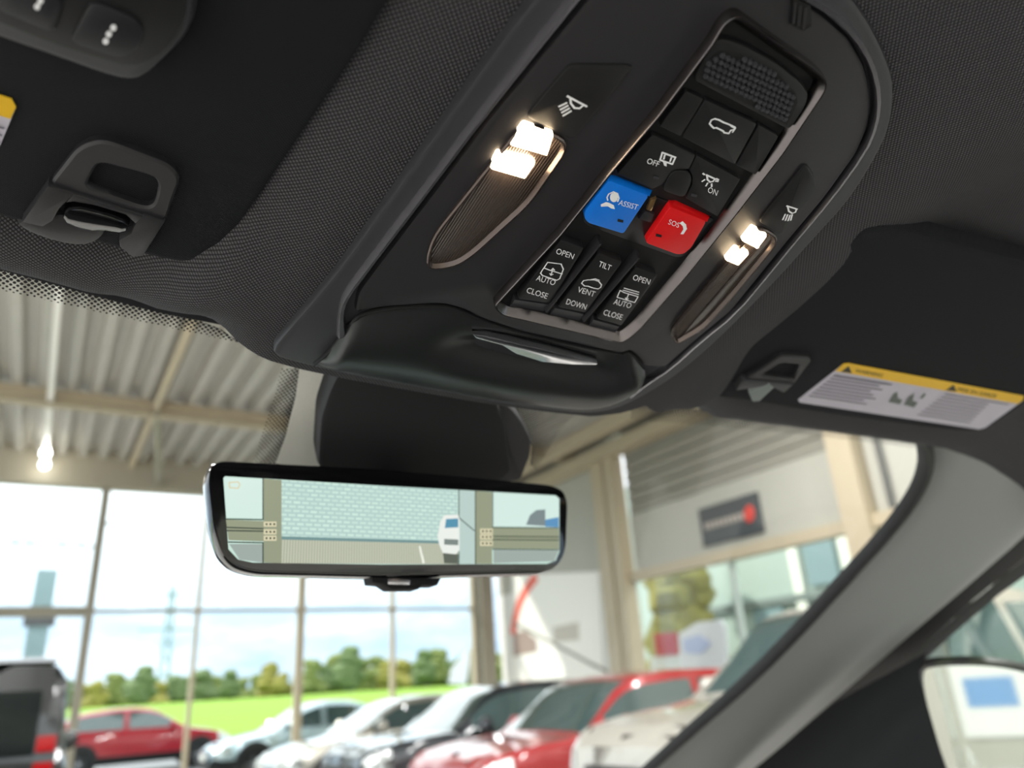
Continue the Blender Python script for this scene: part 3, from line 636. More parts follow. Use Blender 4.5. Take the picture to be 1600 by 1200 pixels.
sp_('image_car', [(684, 838), (688, 815), (694, 805), (716, 804), (718, 812), (718, 860), (712, 866), (692, 864), (686, 850)], em('carw', srgb(222, 226, 220)), .0022)
sp_('image_car_window', [(697, 811), (716, 810), (716, 824), (695, 825)], em('carwin', srgb(84, 140, 165)), .0023); sp_('image_car_grille', [(694, 842), (716, 843), (716, 852), (694, 851)], em('cargr', srgb(120, 130, 126)), .0023)
sp_('image_car_shadow', [(692, 864), (716, 866), (716, 881), (694, 880)], em('carsh', srgb(90, 96, 86)), .0021); sp_('image_line', [(654, 853), (657, 853), (664, 880), (660, 880)], em('wline', srgb(225, 228, 215)), .0019)
strokes('image_icon', MF, [[(358, 754), (372, 753), (375, 757), (372, 763), (359, 762), (358, 754)]], .0008, .0022, PLT, sroot)
slab('mirror_switch', MF, [(580, 900), (690, 903), (684, 914), (660, 914), (655, 920), (612, 920), (600, 912), (582, 910)], -.016, -.002, .001, BLK, mir)
slab('switch_window', MF, [(606, 904), (642, 905), (640, 914), (606, 913)], -.008, -.0012, .0005, CHROME, mir)
MB().bar(MF.pt(-.005, -.005, -.028), WF.pt(0, .115, .004), .012, 10).build('mirror_arm', BLK, mir, True)
# camera housing on the glass
sh = empty('sensor_cover', WF.pt(.0, .06, 0)); tag(sh, 'black camera cover on the windscreen above the rear-view mirror', 'sensor cover')
slab('cover_body', WF, [(535, 570), (515, 610), (500, 655), (495, 730), (530, 760), (760, 770), (800, 740), (790, 660), (770, 610), (650, 580)], .0, .022, .004, mat('cover_black', srgb(8, 8, 12), .7), sh, r=.006)
slab('cover_side', WF, [(775, 625), (800, 638), (820, 664), (833, 690), (830, 715), (815, 752), (770, 760), (745, 720), (745, 685), (758, 650)], .0, .016, .004, mat('cover_side_black', srgb(38, 37, 40), .6), sh, r=.004)

# ---- passenger side mirror, outside the door
DF = Frame((1.10, .62, 1.16), (.87, -.49, 0), (0, 0, -1), (-.49, -.87, 0))
sm = empty('side_mirror', DF.pt(0, 0, 0)); tag(sm, 'black wing mirror outside the passenger window', 'mirror')
so = [(1434, 1046), (1455, 1036), (1530, 1034), (1590, 1042), (1640, 1060), (1660, 1110), (1650, 1230), (1600, 1290), (1520, 1300), (1480, 1220), (1445, 1110)]
spp = chaikin([DF.uv(*q, 0) for q in so], 2)
rings('mirror_shell', DF, spp, [(.05, -.11), (.015, -.08), (-.006, -.03), (-.008, 0), (-.002, .004), (.004, 0)], mat('mirror_shell', srgb(38, 37, 38), .3), sm, cap0=True)
slab('mirror_glass', DF, offset(spp, .004), -.004, .0005, 0, mat('mirror_silver', (.86, .89, .87, 1), .03, 1), sm, px=False)
MB().bar(DF.pt(-.02, .12, -.03), (1.03, .55, 1.05), .03, 8).build('mirror_foot', BLK, sm, True)
MB().add([hitp(*q, (.992, 0, 0), (1, 0, 0)) for q in [(1450, 1018), (1434, 1048), (1480, 1210), (1510, 1300), (1050, 1300), (1180, 1200), (1300, 1100)]] , [tuple(range(7))]).build('sail_panel', BLK, door)
# outer body side, seen in the wing mirror
PAINT_OWN = mat('own_paint', srgb(208, 210, 206), .25, .2, coat=.6)
bs_ = MB()
pr = [(.0, 1.12), (.035, 1.05), (.055, .92), (.05, .80), (.06, .70), (.03, .45)]
ys = [.60, .3, -.3, -.345, -.9, -1.5, -2.2, -2.55]
bs_.add([(1.065+a - (.01 if abs(y+.32) < .03 else 0), y, z) for y in ys for a, z in pr], [(i*6+k, i*6+k+1, i*6+7+k, i*6+6+k) for i in range(len(ys)-1) for k in range(5)])
bs_.build('door_skin', PAINT_OWN, door, True)

# ================================================================== THE SHOWROOM
YA, XB = 17.0, 9.8
CREAM = mat('cream_steel', srgb(188, 174, 148), .5, noise=.05, nscale=3)
MULL = mat('mullion_taupe', srgb(150, 144, 128), .5)
PANEL = mat('wall_panel_grey', srgb(182, 180, 168), .6, noise=.03, nscale=2)
DECK = mat('steel_deck', srgb(180, 176, 167), .5, .2, noise=.08, nscale=2)
floor = MB().box((-14, -12, -.05), (10.2, YA, 0)).build('floor', mat('floor_tile', srgb(196, 194, 188), .25, noise=.06, nscale=2), None)
tag(floor, 'grey tiled showroom floor', None, None, 'structure')
# glazed wall
wf = empty('wall_far', (4, YA, 0)); tag(wf, 'glazed showroom wall with taupe mullions', None, None, 'structure')
mx_ = [-7.7, -5.6, -3.5, -1.35, .77, 2.72, 4.83, 6.95, 9.05]
for i, x in enumerate(mx_):
    w = .075 if x in (.77, 4.83) else .035
    MB().box((x-w, YA-.09, 0), (x+w, YA+.09, 5.72)).build('mullion', MULL if x < 2 else CREAM, wf)
for i in range(len(mx_)-1):
    a, b = mx_[i], mx_[i+1]; t = .09 if b < .8 else .03
    MB().box((a, YA-.07, 3.33-t), (b, YA+.07, 3.33+t)).build('transom', MULL, wf)
    for z0, z1 in ((.05, 3.3), (3.36, 5.72)):
        MB().box((a+.03, YA-.006, z0), (b-.03, YA+.006, z1)).build('pane', glassmat('shop_glass', (.96, .985, .98, 1), .12), wf)
MB().box((-8, YA-.15, 5.72), (9.8, YA+.15, 6.46)).build('header', mat('header_taupe', srgb(168, 160, 142), .5), wf)
MB().box((9.15, YA-.28, 0), (9.5, YA+.1, 5.8)).build('column', MULL, wf)
# steel deck ceiling
vs, fs = [], []; pit, xx = .36, -9.0; prof = []
while xx < 10.3:
    prof += [(xx, 6.45), (xx+.15, 6.45), (xx+.19, 6.31), (xx+.32, 6.31)]; xx += pit
for x, z in prof: vs += [(x, -10, z), (x, YA+.3, z), (x, YA+.3, z+.02), (x, -10, z+.02)]
for i in range(len(prof)-1):
    for a, b in ((0, 1), (2, 3), (1, 2), (3, 0)): fs.append((i*4+a, i*4+b, i*4+4+b, i*4+4+a))
ceil = mesh('ceiling_hall', vs, fs, DECK, None); tag(ceil, 'corrugated steel deck ceiling of the showroom', None, None, 'structure')
for y, z in ((13.2, 6.05), (5.0, 6.05), (-3.0, 6.05)):
    bm_ = MB(); bm_.box((-9, y-.10, z), (9.8, y+.10, z+.03)).box((-9, y-.015, z), (9.8, y+.015, 6.31)).box((-9, y-.10, 6.28), (9.8, y+.10, 6.31)); bm_.build('beam', CREAM, ceil)
for x in (1.15, 5.2):
    MB().box((x-.05, -8, 6.14), (x+.05, YA-.1, 6.30)).build('purlin', CREAM, ceil)
MB().bar((1.18, 13.1, 6.1), (1.72, YA-.1, 5.85), .06).build('brace', MULL, ceil)
MB().box((9.4, -6, 5.75), (9.75, YA, 6.0)).build('edge_beam', CREAM, ceil)
MB().box((8.9, -6, 6.0), (9.1, YA, 6.28)).build('edge_purlin', CREAM, ceil)
lt = empty('light_rail', (-.36, 14, 6.0)); tag(lt, 'slim white light rail with two bright lamps under the steel deck', 'light')
MB().box((-.40, 8.5, 6.1), (-.32, 16.7, 6.18)).build('rail', mat('rail_white', srgb(235, 232, 224), .4), lt)
for y in (15.7, 16.5): MB().lathe((-.36, y, 5.98), (0, 0, 1), [(.02, -.06), (.07, -.03), (.08, .03), (.05, .10)], 12).build('lamp', mat('lamp_glow', (1, 1, 1, 1), .3, emit=(1, .97, .88, 1), estr=8), lt, True)
lum = 0
for y in (-6.0, -2.0, 2.0, 6.0):  # added fill lights, out of view, to brighten hall and cabin
    for x in (-5.5, -1.0, 3.5, 7.5):
        L = empty('added_fill_light', (x, y, 5.9)); tag(L, 'added long white fill light under the steel deck, out of view', 'light', 'added fill lights under the steel deck')
        MB().box((x-.16, y-1.2, 5.92), (x+.16, y+1.2, 6.0)).build('tray', MATS['rail_white'], L)
        MB().bar((x, y-.9, 6.0), (x, y-.9, 6.32), .01).build('hanger', CREAM, L); MB().bar((x, y+.9, 6.0), (x, y+.9, 6.32), .01).build('hanger', CREAM, L)
        ad = bpy.data.lights.new('fill_luminaire', 'AREA'); ad.shape = 'RECTANGLE'; ad.size = .3; ad.size_y = 2.3; ad.energy = 55; ad.color = (1, .98, .97)
        ao = bpy.data.objects.new('fill_luminaire', ad); COL.objects.link(ao); ao.location = (x, y, 5.915); ao.parent = L; ao.matrix_parent_inverse = parent_matrix(L).inverted()
# right wall
wr = empty('wall_right', (XB, 6, 0)); tag(wr, 'pale panelled showroom wall with cream steel columns', None, None, 'structure')
WHT = mat('white_wall', srgb(232, 231, 226), .6)
MB().box((XB, 12.1, 0), (XB+.2, YA, 3.62)).build('wall_panel', WHT, wr); MB().box((XB, 12.1, 3.62), (XB+.2, YA, 6.3)).build('wall_panel', PANEL, wr)
MB().box((XB, 6.5, 3.42), (XB+.2, 11.6, 4.52)).build('wall_panel', PANEL, wr)
for z in (4.54, 4.76, 4.98, 5.20, 5.42, 5.64, 5.86, 6.08): MB().box((XB+.02, 6.5, z), (XB+.2, 11.6, z+.19)).build('wall_panel', mat('ribbed_panel', srgb(150, 146, 134), .6), wr)
MB().box((XB, -8, 3.42), (XB+.2, 6.3, 6.3)).build('wall_panel', PANEL, wr)
MB().box((XB-.10, -8, 3.24), (XB+.15, 12.0, 3.42)).build('beam', CREAM, wr)
for y0, y1 in ((11.75, 11.98), (12.08, 12.45)): MB().box((XB-.22, y0, 0), (XB+.1, y1, 5.9)).build('column', CREAM, wr)
MB().box((XB-.22, 6.35, 0), (XB+.1, 6.75, 5.9)).build('column', CREAM, wr)
MB().bar((XB-.05, 6.05, 3.2), (XB-.05, 6.05, 5.6), .05).build('conduit', mat('conduit_grey', srgb(90, 90, 86), .5), wr); MB().box((XB-.2, 5.8, 4.9), (XB, 6.3, 5.05)).build('bracket', CREAM, wr)
for i in range(6):
    y0 = 11.75-i*2.6
    MB().box((XB+.02, y0-2.55, .05), (XB+.04, y0-.05, 3.24)).build('pane', MATS['shop_glass'], wr)
    MB().box((XB-.02, y0-2.62, 0), (XB+.08, y0-2.55, 3.24)).build('mullion', mat('mullion_pale', srgb(176, 186, 178), .5), wr)
# sign on the panel
sg = empty('wall_sign', (XB-.05, 9, 3.9)); tag(sg, 'dark grey wall sign with pale lettering and red emblem', 'sign')
SF = Frame((XB-.02, 9.0, 3.88), (0, -1, 0), (0, 0, -1), (-1, 0, 0))
slab('sign_board', SF, [(-.66, -.33), (.69, -.33), (.69, .33), (-.66, .33)], -.02, .04, .008, mat('sign_grey', srgb(66, 70, 72), .5), sg, px=False)
for k in range(9):
    u = -.56+k*.105; slab('letter_mark', SF, [(u, -.06), (u+.03, -.065), (u+.075, -.05), (u+.08, .055), (u+.04, .06), (u, .05)], .03, .052, .004, mat('sign_pale', srgb(170, 160, 150), .5), sg, px=False)
slab('red_emblem', SF, [(.48+.11*cos(t*pi/8)+.02*sin(t*pi/8), -.01-.14*sin(t*pi/8)) for t in range(16)], .03, .055, .004, mat('sign_red', srgb(215, 60, 48), .5), sg, px=False)
# poster on the white wall
PSF = Frame((XB-.01, 14.8, 2.6), (0, -1, 0), (0, 0, -1), (-1, 0, 0))
po = empty('wall_poster', (XB, 14.8, 2.6)); tag(po, 'large white poster with red arc and parked car picture on the wall', 'poster')
slab('poster_sheet', PSF, [(800, 898), (935, 893), (945, 1100), (800, 1100)], -.005, .02, 0, mat('poster_white', srgb(250, 246, 238), .5), po)
ribbon('red_arc', PSF, [(838, 900), (822, 920), (810, 945), (804, 970), (801, 992)], .26, .015, .026, mat('poster_red', srgb(240, 110, 90), .5), po, ch=2)
strokes('picture_van', PSF, [], 0, .024, mat('poster_grey', srgb(205, 196, 184), .5), po, [[(864, 980), (904, 972), (905, 1000), (866, 1003)]])
strokes('picture_car', PSF, [], 0, .024, mat('poster_taupe', srgb(168, 146, 136), .5), po, [[(801, 990), (820, 985), (838, 1000), (840, 1018), (802, 1026)]])
strokes('picture_kerb', PSF, [[(805, 975), (860, 1003), (925, 1038), (950, 1050)]], .07, .026, mat('poster_dark', srgb(150, 146, 136), .5), po)
wk = empty('wall_back', (0, -12, 0)); tag(wk, 'pale panelled wall behind the parked car', None, None, 'structure')
for i in range(9): MB().box((-9+i*2.4, -12.2, 0), (-6.64+i*2.4, -12.0, 5.2)).build('wall_panel', PANEL, wk)
for x, z in ((1.6, 2.2), (1.6, .9), (1.6, 3.5)):
    q = MB().box((x-.5, -11.99, z-.5), (x+.5, -11.94, z+.5)).build('notice_frame', WHT, wk); MB().box((x-.35, -11.94, z-.1), (x+.3, -11.93, z+.3)).build('notice_print', mat('banner_blue2', srgb(120, 160, 205), .5), q)
# beyond the right wall: facade, hedge, boards
ann = empty('annex_facade', (15, 8, 0)); tag(ann, 'pale green glass building front seen through the side windows', 'building')
MB().box((15.0, -6, 0), (15.3, 20, 7)).build('facade_wall', mat('facade_glass', srgb(170, 184, 176), .25), ann)
PF_ = mat('facade_frame', srgb(236, 238, 226), .5)
for y in (15.9, 15.2, 12.0, 10.6, 10.0, 8.9, 8.6, 6.8, 4.0, 2.0, 0.0): MB().box((14.9, y-.13, 0), (15.0, y+.13, 4.6)).build('facade_post', PF_, ann)
for z in (3.0, 4.6): MB().box((14.88, -6, z-.08), (15.0, 17, z+.08)).build('facade_rail', PF_ if z > 4 else mat('facade_rail_grey', srgb(120, 130, 126), .5), ann)
for y0, y1, z0, z1 in ((13.5, 12.6, 2.0, 2.9), (11.7, 10.9, 3.2, 4.2), (9.7, 9.1, 2.0, 2.8), (8.2, 7.2, 3.3, 4.3), (6.4, 4.6, 1.6, 2.9)):
    MB().box((14.93, y1, z0), (14.99, y0, z1)).build('facade_window', mat('facade_blue', srgb(134, 156, 160), .15), ann)
ga = MB().box((XB+.2, -8, -.05), (40, 22, 0)).build('ground_annex', mat('asphalt2', srgb(150, 150, 146), .8), None); tag(ga, 'pale paving outside the side windows', None, None, 'structure')
rb = empty('red_notice_board', (12.2, 14, 0)); tag(rb, 'small red notice board on white stand by the hedge outside', 'sign')
P = lambda q, X: hitp(*q, (X, 0, 0), (1, 0, 0))
def quadbox(name, q, X, th, m, parent):
    p = [P(a, X) for a in q]; n = len(p); return MB().add(p+[a+Vector((th, 0, 0)) for a in p], [tuple(range(n)), tuple(range(n, 2*n))]+[(i, (i+1) % n, n+(i+1) % n, n+i) for i in range(n)]).build(name, m, parent)
quadbox('board', [(1021, 990), (1055, 988), (1058, 1023), (1025, 1025)], 12.2, .06, mat('board_red', srgb(190, 26, 34), .5), rb); mat('board_white', srgb(228, 224, 220), .5); q0, q1 = P((1014, 1027), 12.25), P((1060, 1025), 12.25); MB().box((12.25, q1.y, 0), (12.31, q0.y, q0.z)).build('stand', MATS['board_white'], rb)
bb = empty('banner_board', (11.2, 11, 0)); tag(bb, 'white banner board with pale blue print outside the side window', 'sign')
quadbox('banner', [(1060, 990), (1090, 972), (1125, 968), (1132, 980), (1136, 1050), (1064, 1056)], 11.4, .06, mat('banner_white', srgb(240, 234, 240), .5), bb); quadbox('banner_print', [(1066, 1000), (1092, 992), (1110, 1006), (1094, 1022), (1070, 1020)], 11.37, .02, mat('banner_blue', srgb(196, 200, 236), .5), bb)
q0, q1 = P((1090, 1050), 11.42), P((1110, 1050), 11.42); MB().box((11.42, q1.y, 0), (11.47, q0.y, q0.z)).build('banner_post', MATS['board_white'], bb)

# ------------------------------------------------------------------ cars
TYRE = mat('tyre', srgb(18, 18, 19), .8); ALLOY = mat('alloy', srgb(170, 172, 176), .25, 1); CGLASS = mat('car_glass', srgb(58, 78, 78), .04, coat=1, spec=.8)
LAMPC = mat('headlamp', srgb(225, 232, 232), .08, .3, coat=1); TAIL = mat('tail_lamp', srgb(150, 10, 16), .15, coat=1); TRIMB = mat('car_trim', srgb(16, 16, 18), .45)
PLATE = mat('number_plate', srgb(228, 228, 222), .5)
def interp(tab, t):
    for (a, va), (b, vb) in zip(tab, tab[1:]):
        if t <= b:
            k = (t-a)/max(1e-6, b-a); return va+(vb-va)*k
    return tab[-1][1]
def wheel_meshes():
    t = MB().lathe((0, 0, 0), (0, 1, 0), [(.20, -.10), (.31, -.11), (.335, -.08), (.335, .08), (.31, .11), (.20, .10)], 28)
    r = MB().lathe((0, 0, 0), (0, 1, 0), [(.21, -.08), (.225, .085), (.20, .095), (.19, .05)], 24)
    for k in range(5):
        a = 2*pi*k/5; d = Vector((cos(a), 0, sin(a))); r.bar(d*.03+Vector((0, .08, 0)), d*.20+Vector((0, .085, 0)), .035, 4, .025)
    r.lathe((0, .05, 0), (0, 1, 0), [(.05, 0), (.05, .05), (.03, .055)], 12)
    a = t.build('tyre', TYRE, None, True); b = r.build('rim', ALLOY, None, True); ma, mb = a.data, b.data
    bpy.data.objects.remove(a); bpy.data.objects.remove(b); return ma, mb
TY, RI = wheel_meshes()
STY = {
 'hatch': dict(top=[(0, .50), (.015, .66), (.05, .76), (.12, .85), (.2, .91), (.27, .96), (.345, 1.17), (.42, 1.36), (.47, 1.43), (.55, 1.47), (.66, 1.465), (.78, 1.41), (.86, 1.34), (.93, 1.10), (.97, .98), (1, .70)], cowl=.27, rf=.455, rr=.86, tail=.94, belt=.98),
 'sedan': dict(top=[(0, .48), (.015, .62), (.05, .71), (.12, .79), (.2, .85), (.28, .90), (.36, 1.12), (.43, 1.32), (.49, 1.40), (.56, 1.43), (.66, 1.41), (.75, 1.30), (.84, 1.10), (.90, 1.04), (.97, .99), (1, .70)], cowl=.28, rf=.47, rr=.70, tail=.85, belt=.93),
 'suv': dict(top=[(0, .62), (.012, .90), (.04, 1.00), (.12, 1.06), (.2, 1.09), (.27, 1.12), (.34, 1.36), (.39, 1.55), (.44, 1.64), (.55, 1.69), (.7, 1.685), (.83, 1.65), (.90, 1.58), (.95, 1.25), (.98, 1.10), (1, .80)], cowl=.27, rf=.42, rr=.90, tail=.955, belt=1.10),
 'box': dict(top=[(0, .62), (.012, .95), (.04, 1.06), (.12, 1.10), (.2, 1.12), (.28, 1.14), (.32, 1.40), (.355, 1.68), (.39, 1.84), (.5, 1.90), (.7, 1.91), (.9, 1.90), (.965, 1.88), (.985, 1.5), (.995, 1.15), (1, .80)], cowl=.28, rf=.37, rr=.965, tail=.99, belt=1.15),
}
def make_car(name, style, L, Wd, Hs, paint, loc, rz, label, cat='car', grille='dark', lights=True):
    S = STY[style]; root = empty(name, loc, rz); tag(root, label, cat)
    ts = sorted(set([0, .006, .015, .03, .05, .085, .12, .16, .2, .24, S['cowl'], S['rf'], S['rr'], S['tail']] + [i/40 for i in range(8, 40)] + [.985, .995, 1]))
    secs, n = [], 13
    for t in ts:
        zt = interp(S['top'], t)*Hs; x = L/2-t*L
        wfac = interp([(0, .70), (.015, .82), (.05, .92), (.12, .97), (.25, 1), (.75, 1), (.9, .97), (.97, .92), (1, .84)], t) if style != 'box' else interp([(0, .86), (.03, .95), (.1, 1), (.97, 1), (1, .95)], t)
        w = Wd/2*wfac; zl = interp([(0, .30), (.04, .22), (.9, .22), (1, .34)], t)*Hs
        belt = min(S['belt']*Hs*(1+.03*(t-.4)), zt-.035) if S['cowl'] <= t <= S['tail'] else zt-.045
        cab = max(0, min(1, (zt-belt-.03)/(.32*Hs))); tum = .80 if style != 'box' else .90
        wr_ = w*(.90-(.90-tum)*cab); x2 = w*.955
        zs = belt+(zt-belt)*.80 if cab > .05 else belt+(zt-belt)*.5
        pts = [(0, zl), (w*.80, zl), (w*.95, zl+.06), (w*.995, zl+.22), (w, (zl+belt)*.5+.05), (w*.985, belt-.10*min(1, (belt-zl)/.4)), (x2, belt), (x2*.4+wr_*.6, belt+(zs-belt)*.55), (wr_, zs), (wr_*.90, zt-.022), (wr_*.70, zt-.006), (wr_*.35, zt), (0, zt+.004)]
        secs.append([(x, y, z) for y, z in pts])
    body, panes = MB(), {}
    def quad(key, q):
        panes.setdefault(key, []).append(q)
    bp_ = (S['cowl']+S['rr'])/2+.02
    for sgn in (1, -1):
        for i in range(len(ts)-1):
            tm = (ts[i]+ts[i+1])/2
            for k in range(n-1):
                q = [secs[i][k], secs[i][k+1], secs[i+1][k+1], secs[i+1][k]]; q = [(a, b*sgn, c) for a, b, c in q]; key = 'body'
                if k in (6, 7) and S['cowl']+.05 < tm < S['rr']-.02:
                    if abs(tm-bp_) > .012: key = ('side_window', sgn, tm > bp_)
                elif k >= 9 and S['cowl']+.004 < tm < S['rf']-.006: key = ('windscreen',)
                elif k >= 9 and S['rr']+.01 < tm < S['tail']-.004 and style != 'box': key = ('rear_window',)
                elif lights and k in (4, 5) and .012 < tm < .075: key = ('headlight', sgn)
                elif lights and k in (4, 5) and tm > .955 and style != 'box': key = ('tail_light', sgn)
                elif k in (1, 2): key = ('sill',)
                quad(key, q)
    for j in (0, -1):
        c = secs[j]; quad('body', [(a, b, z) for a, b, z in c]+[(a, -b, z) for a, b, z in c[1:-1]][::-1])
    names = dict(side_window=CGLASS, windscreen=CGLASS, rear_window=CGLASS, headlight=LAMPC, tail_light=TAIL, sill=TRIMB)
    for key, qs in panes.items():
        m = MB()
        for q in qs: m.add(q, [tuple(range(len(q)))])
        nm = 'body' if key == 'body' else key[0]
        me_o = m.build(nm, paint if key == 'body' else names[nm], root, True, world=False)
    ax = [L*.5-.185*L-.02, -L*.5+.20*L]
    for x in ax:
        for s in (1, -1):
            MB().lathe((x, s*(Wd/2-.10), .36*Hs), (0, s, 0), [(.40, 0), (.40, .108), (.37, .112)], 24).build('wheel_arch', TRIMB, root, world=False)
            for me in (TY, RI):
                o = link('tyre' if me is TY else 'rim', me, None, root, world=False); o.location = (x, s*(Wd/2-.085), .335)
                o.rotation_euler = (0, 0, 0 if s > 0 else pi)
    g = CHROME if grille == 'chrome' else TRIMB
    zf = S['top'][1][1]*Hs
    MB().box((L/2-.06, -Wd*.26, zf-.28), (L/2+.012, Wd*.26, zf-.10)).build('grille', g, root, world=False)
    if grille == 'slots':
        for k in range(7): MB().box((L/2, -.42+k*.14-.045, zf-.26), (L/2+.022, -.42+k*.14+.045, zf-.12)).build('grille_slot', CHROME, root, world=False)
    MB().box((L/2-.08, -Wd*.38, .26), (L/2+.005, Wd*.38, .42*Hs)).build('lower_intake', TRIMB, root, world=False)
    MB().box((L/2, -.26, .44), (L/2+.02, .26, .55)).build('plate', PLATE, root, world=False)
    for s in (1, -1):
        x = L/2-(S['cowl']+.075)*L; MB().lathe((x, s*(Wd/2+.09), S['belt']*Hs+.06), (1, 0, .1), [(.05, -.09), (.10, -.05), (.10, .03), (.04, .09)], 12).build('wing_mirror', paint, root, True, world=False)
    return root
def paint(n, c, metal=.3, r=.28): return mat(n, srgb(*c), r, metal, coat=1)
R180 = pi
make_car('suv', 'suv', 5.2, 2.0, 1.2, paint('paint_white', (176, 172, 162), .2), (5.9, 4.15, 0), R180, 'white SUV with slotted grille parked nearest the A-pillar', grille='slots')
make_car('hatchback', 'suv', 4.45, 1.86, .935, paint('paint_red', (150, 5, 16), .1), (5.6, 7.25, 0), R180, 'red crossover parked between the white SUV and black car')
make_car('hatchback', 'suv', 4.5, 1.85, .93, paint('paint_black', (26, 32, 38), .3), (5.6, 10.0, 0), R180, 'black crossover parked between red and champagne cars')
make_car('estate_car', 'hatch', 4.6, 1.84, 1.0, paint('paint_champagne', (196, 192, 180), .6), (5.6, 13.4, 0), R180, 'champagne estate car beside the showroom glass')
make_car('sedan', 'sedan', 4.6, 1.82, 1.03, paint('paint_silver', (170, 188, 196), .6), (5.7, 18.9, 0), R180, 'silver blue sedan parked outside the glass')
make_car('coupe_suv', 'hatch', 4.7, 1.88, 1.10, paint('paint_crimson', (165, 8, 34), .1), (2.75, 25.0, 0), 0, 'crimson red crossover parked side-on outside before the field')
make_car('suv', 'suv', 4.7, 1.92, 1.03, paint('paint_taupe', (92, 88, 84), .5), (5.7, 1.3, 0), R180, 'taupe grey SUV beyond the passenger window')
sv4 = make_car('off_roader', 'box', 4.6, 2.0, 1.03, paint('paint_graphite', (24, 28, 29), .2), (-.62, 10.3, 0), pi/2, 'boxy black off-roader seen from behind inside the showroom', lights=False)
# rear of the off-roader: window, lamps, spare wheel
RX = -2.3
MB().box((RX-.012, -.72, 1.22), (RX+.02, .72, 1.72)).build('rear_window', mat('dark_glass', srgb(18, 24, 24), .1, spec=.4), sv4, world=False)
for s in (1, -1):
    for z in (1.10, 1.30): MB().box((RX-.03, s*.80-.07, z-.06), (RX+.02, s*.80+.07, z+.06)).build('tail_light', TAIL, sv4, world=False)
o = link('spare_tyre', TY, None, sv4, world=False); o.location = (RX-.12, 0, 1.02); o.rotation_euler = (0, 0, pi/2)
MB().box((RX-.08, -.95, .42), (RX+.05, .95, .62)).build('rear_bumper', TRIMB, sv4, world=False)
MB().box((-2.0, -.80, 1.97), (.6, .80, 2.0)).build('roof_panel', mat('roof_pale', srgb(200, 204, 210), .3), sv4, world=False)

# ================================================================== OUTDOORS
yard = MB().box((-60, YA, -.06), (60, 44, -.01)).build('ground_yard', mat('asphalt', srgb(120, 122, 124), .8, noise=.1, nscale=3), None); tag(yard, 'grey asphalt car yard outside the glass', None, None, 'structure')
gm_ = mat('meadow', srgb(112, 146, 6), .9, noise=.15, nscale=.08)
fv = [(-300, 44, -.02), (300, 44, -.02), (400, 120, 1.9), (-400, 120, 1.2), (500, 215, 3.4), (-500, 215, 2.6), (600, 400, 3.0), (-600, 400, 2.4)]
fld = mesh('field', fv, [(0, 1, 2, 3), (3, 2, 4, 5), (5, 4, 6, 7)], gm_, None); tag(fld, 'bright green meadow rising to the trees', None, None, 'structure')
LEAF = [mat('leaf_a', srgb(112, 122, 66), .9, noise=.3, nscale=.6), mat('leaf_b', srgb(138, 132, 62), .9, noise=.3, nscale=.6), mat('leaf_c', srgb(96, 112, 72), .9, noise=.3, nscale=.6)]
BARK = mat('bark', srgb(88, 76, 60), .9)
def crown_mesh(k):
    r = random.Random(k); m = MB()
    for j in range(16):
        a = r.uniform(0, 2*pi); hh = r.uniform(.18, .95); rad = (1-hh)**.6*1.6*(1 if k % 2 else .75); c = Vector((cos(a)*rad*r.random(), sin(a)*rad*r.random(), hh*6)); q = r.uniform(.7, 1.25)*(1.25-hh*.6)
        bm = bmesh.new(); bmesh.ops.create_icosphere(bm, subdivisions=2, radius=q)
        vs = [v.co*(1+r.uniform(-.16, .16))+c for v in bm.verts]; fs = [tuple(v.index for v in f.verts) for f in bm.faces]; bm.free(); m.add(vs, fs)
    o = mesh('crown', m.v, m.f, LEAF[k % 3], None, recalc=False); me = o.data; bpy.data.objects.remove(o); return me
CR = [crown_mesh(k) for k in range(6)]
tk = MB().bar((0, 0, -.3), (0, 0, 3), .22, 6, .1).build('trunk', BARK, None); TK = tk.data; bpy.data.objects.remove(tk)
rt_ = random.Random(3)
TL = ['grey green rounded tree in the row along the far meadow edge', 'yellowish green tree in the row along the far meadow edge', 'dark bluish green tree in the row along the far meadow edge']
for i in range(62):
    a = -12+i*.87; d = 212+(i % 3)*14; x, y = d*sin(radians(a)), d*cos(radians(a)); k = rt_.randrange(6); sc = rt_.uniform(.95, 1.45)*(1.3 if a > 18 else 1.05)
    t = empty('tree', (x, y, 1.7)); t.scale = (sc*1.7, sc*1.7, sc*1.05); t.rotation_euler.z = rt_.uniform(0, 6)
    tag(t, TL[k % 3], 'tree', 'trees along the far meadow edge')
    link('crown', CR[k], None, t, world=False); link('trunk', TK, None, t, world=False)
# hedge tree beyond the right wall
tr = empty('tree', (13.6, 14.6, 0)); tr.scale = (.75, .75, .75); tag(tr, 'bushy green tree beside the pale glass building', 'tree'); link('crown', CR[1], None, tr, world=False); link('trunk', TK, None, tr, world=False)
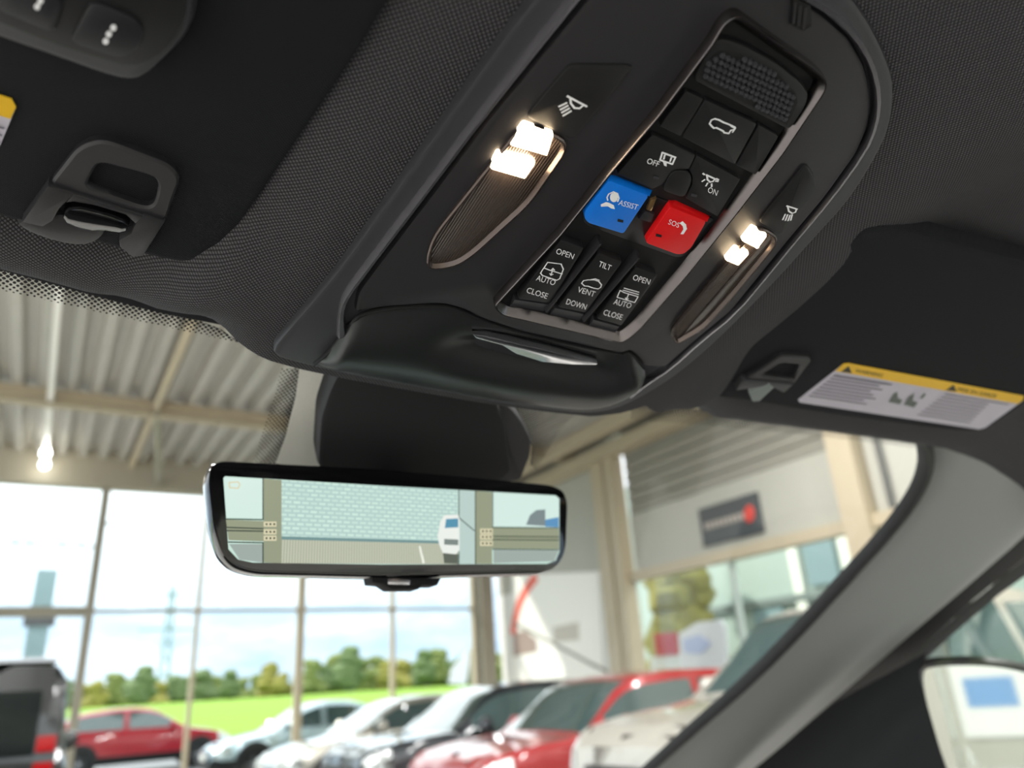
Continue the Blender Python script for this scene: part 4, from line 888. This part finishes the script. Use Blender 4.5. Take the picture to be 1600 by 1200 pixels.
# electricity pylon
py = MB(); PX, PY = 400*sin(radians(7.4)), 400*cos(radians(7.4))
for sx_, sy in ((1, 1), (1, -1), (-1, -1), (-1, 1)): py.bar((PX+sx_*2.4, PY+sy*2.4, 2), (PX+sx_*.8, PY+sy*.8, 56), .45)
for z in range(6, 54, 7):
    k = 2.4-1.6*(z-2)/54; py.bar((PX-k, PY-k, z), (PX+k, PY-k, z+6), .25); py.bar((PX+k, PY-k, z), (PX-k, PY-k, z+6), .25)
for z, w in ((36, 13), (45, 10), (52, 7)): py.bar((PX-w, PY, z), (PX+w, PY, z), .5)
pyl = py.build('electricity_pylon', mat('galvanised', srgb(150, 170, 180), .6), None); tag(pyl, 'lattice electricity pylon beyond the meadow trees', 'pylon')
# totem post and sign rails outside
tp = empty('totem_post', (.0, 21, 0)); tag(tp, 'tall pale blue totem post outside the glass', 'post')
tx = hitp(60, 980, (0, 20, 0), (0, 1, 0))
MB().box((tx.x-.20, 19.9, 0), (tx.x+.20, 20.1, 4.55)).build('post', mat('totem_blue', srgb(170, 196, 204), .5), tp); MB().box((tx.x-.30, 19.85, 3.35), (tx.x+.30, 20.15, 3.75)).build('collar', mat('totem_dark', srgb(110, 108, 112), .5), tp)
GF = Frame((0, 18.2, 5), (1, 0, 0), (0, 0, -1), (0, -1, 0))
sl = empty('rooftop_lettering', GF.pt(0, 0, 0)); tag(sl, 'pale outlined letters on a rail outside the upper panes, seen from behind', 'sign')
PALE = mat('letter_pale', srgb(120, 122, 124), .6)
ribbon('rail', GF, [(-60, 846), (0, 848), (150, 854)], .05, -.02, .02, PALE, sl, ch=0); ribbon('rail', GF, [(166, 818), (245, 821)], .05, -.02, .02, PALE, sl, ch=0)
for L in ([(0, 790), (14, 791), (25, 847)], [(14, 791), (34, 792), (42, 806), (48, 848)], [(85, 810), (87, 798), (100, 796), (114, 799), (119, 812)], [(98, 851), (96, 838)], [(128, 854), (126, 838), (122, 835)], [(70, 829), (74, 831)]):
    ribbon('letter_edge', GF, L, .035, -.02, .02, PALE, sl, ch=0)
fg = empty('white_flag', (9, 24, 0)); tag(fg, 'white beach flag standing outside near the corner column', 'flag')
p = [hitp(*q, (0, 24, 0), (0, 1, 0)) for q in [(735, 1012), (733, 1040), (728, 1070), (702, 1068), (706, 1045)]]
MB().add(p+[a+Vector((0, .03, 0)) for a in p], [tuple(range(5)), tuple(range(5, 10))]+[(i, (i+1) % 5, 5+(i+1) % 5, 5+i) for i in range(5)]).build('cloth', mat('flag_white', srgb(235, 235, 240), .7), fg)
b0 = hitp(734, 1012, (0, 24, 0), (0, 1, 0)); MB().bar((b0.x, b0.y, 0), b0, .025, 6).build('pole', MULL, fg)
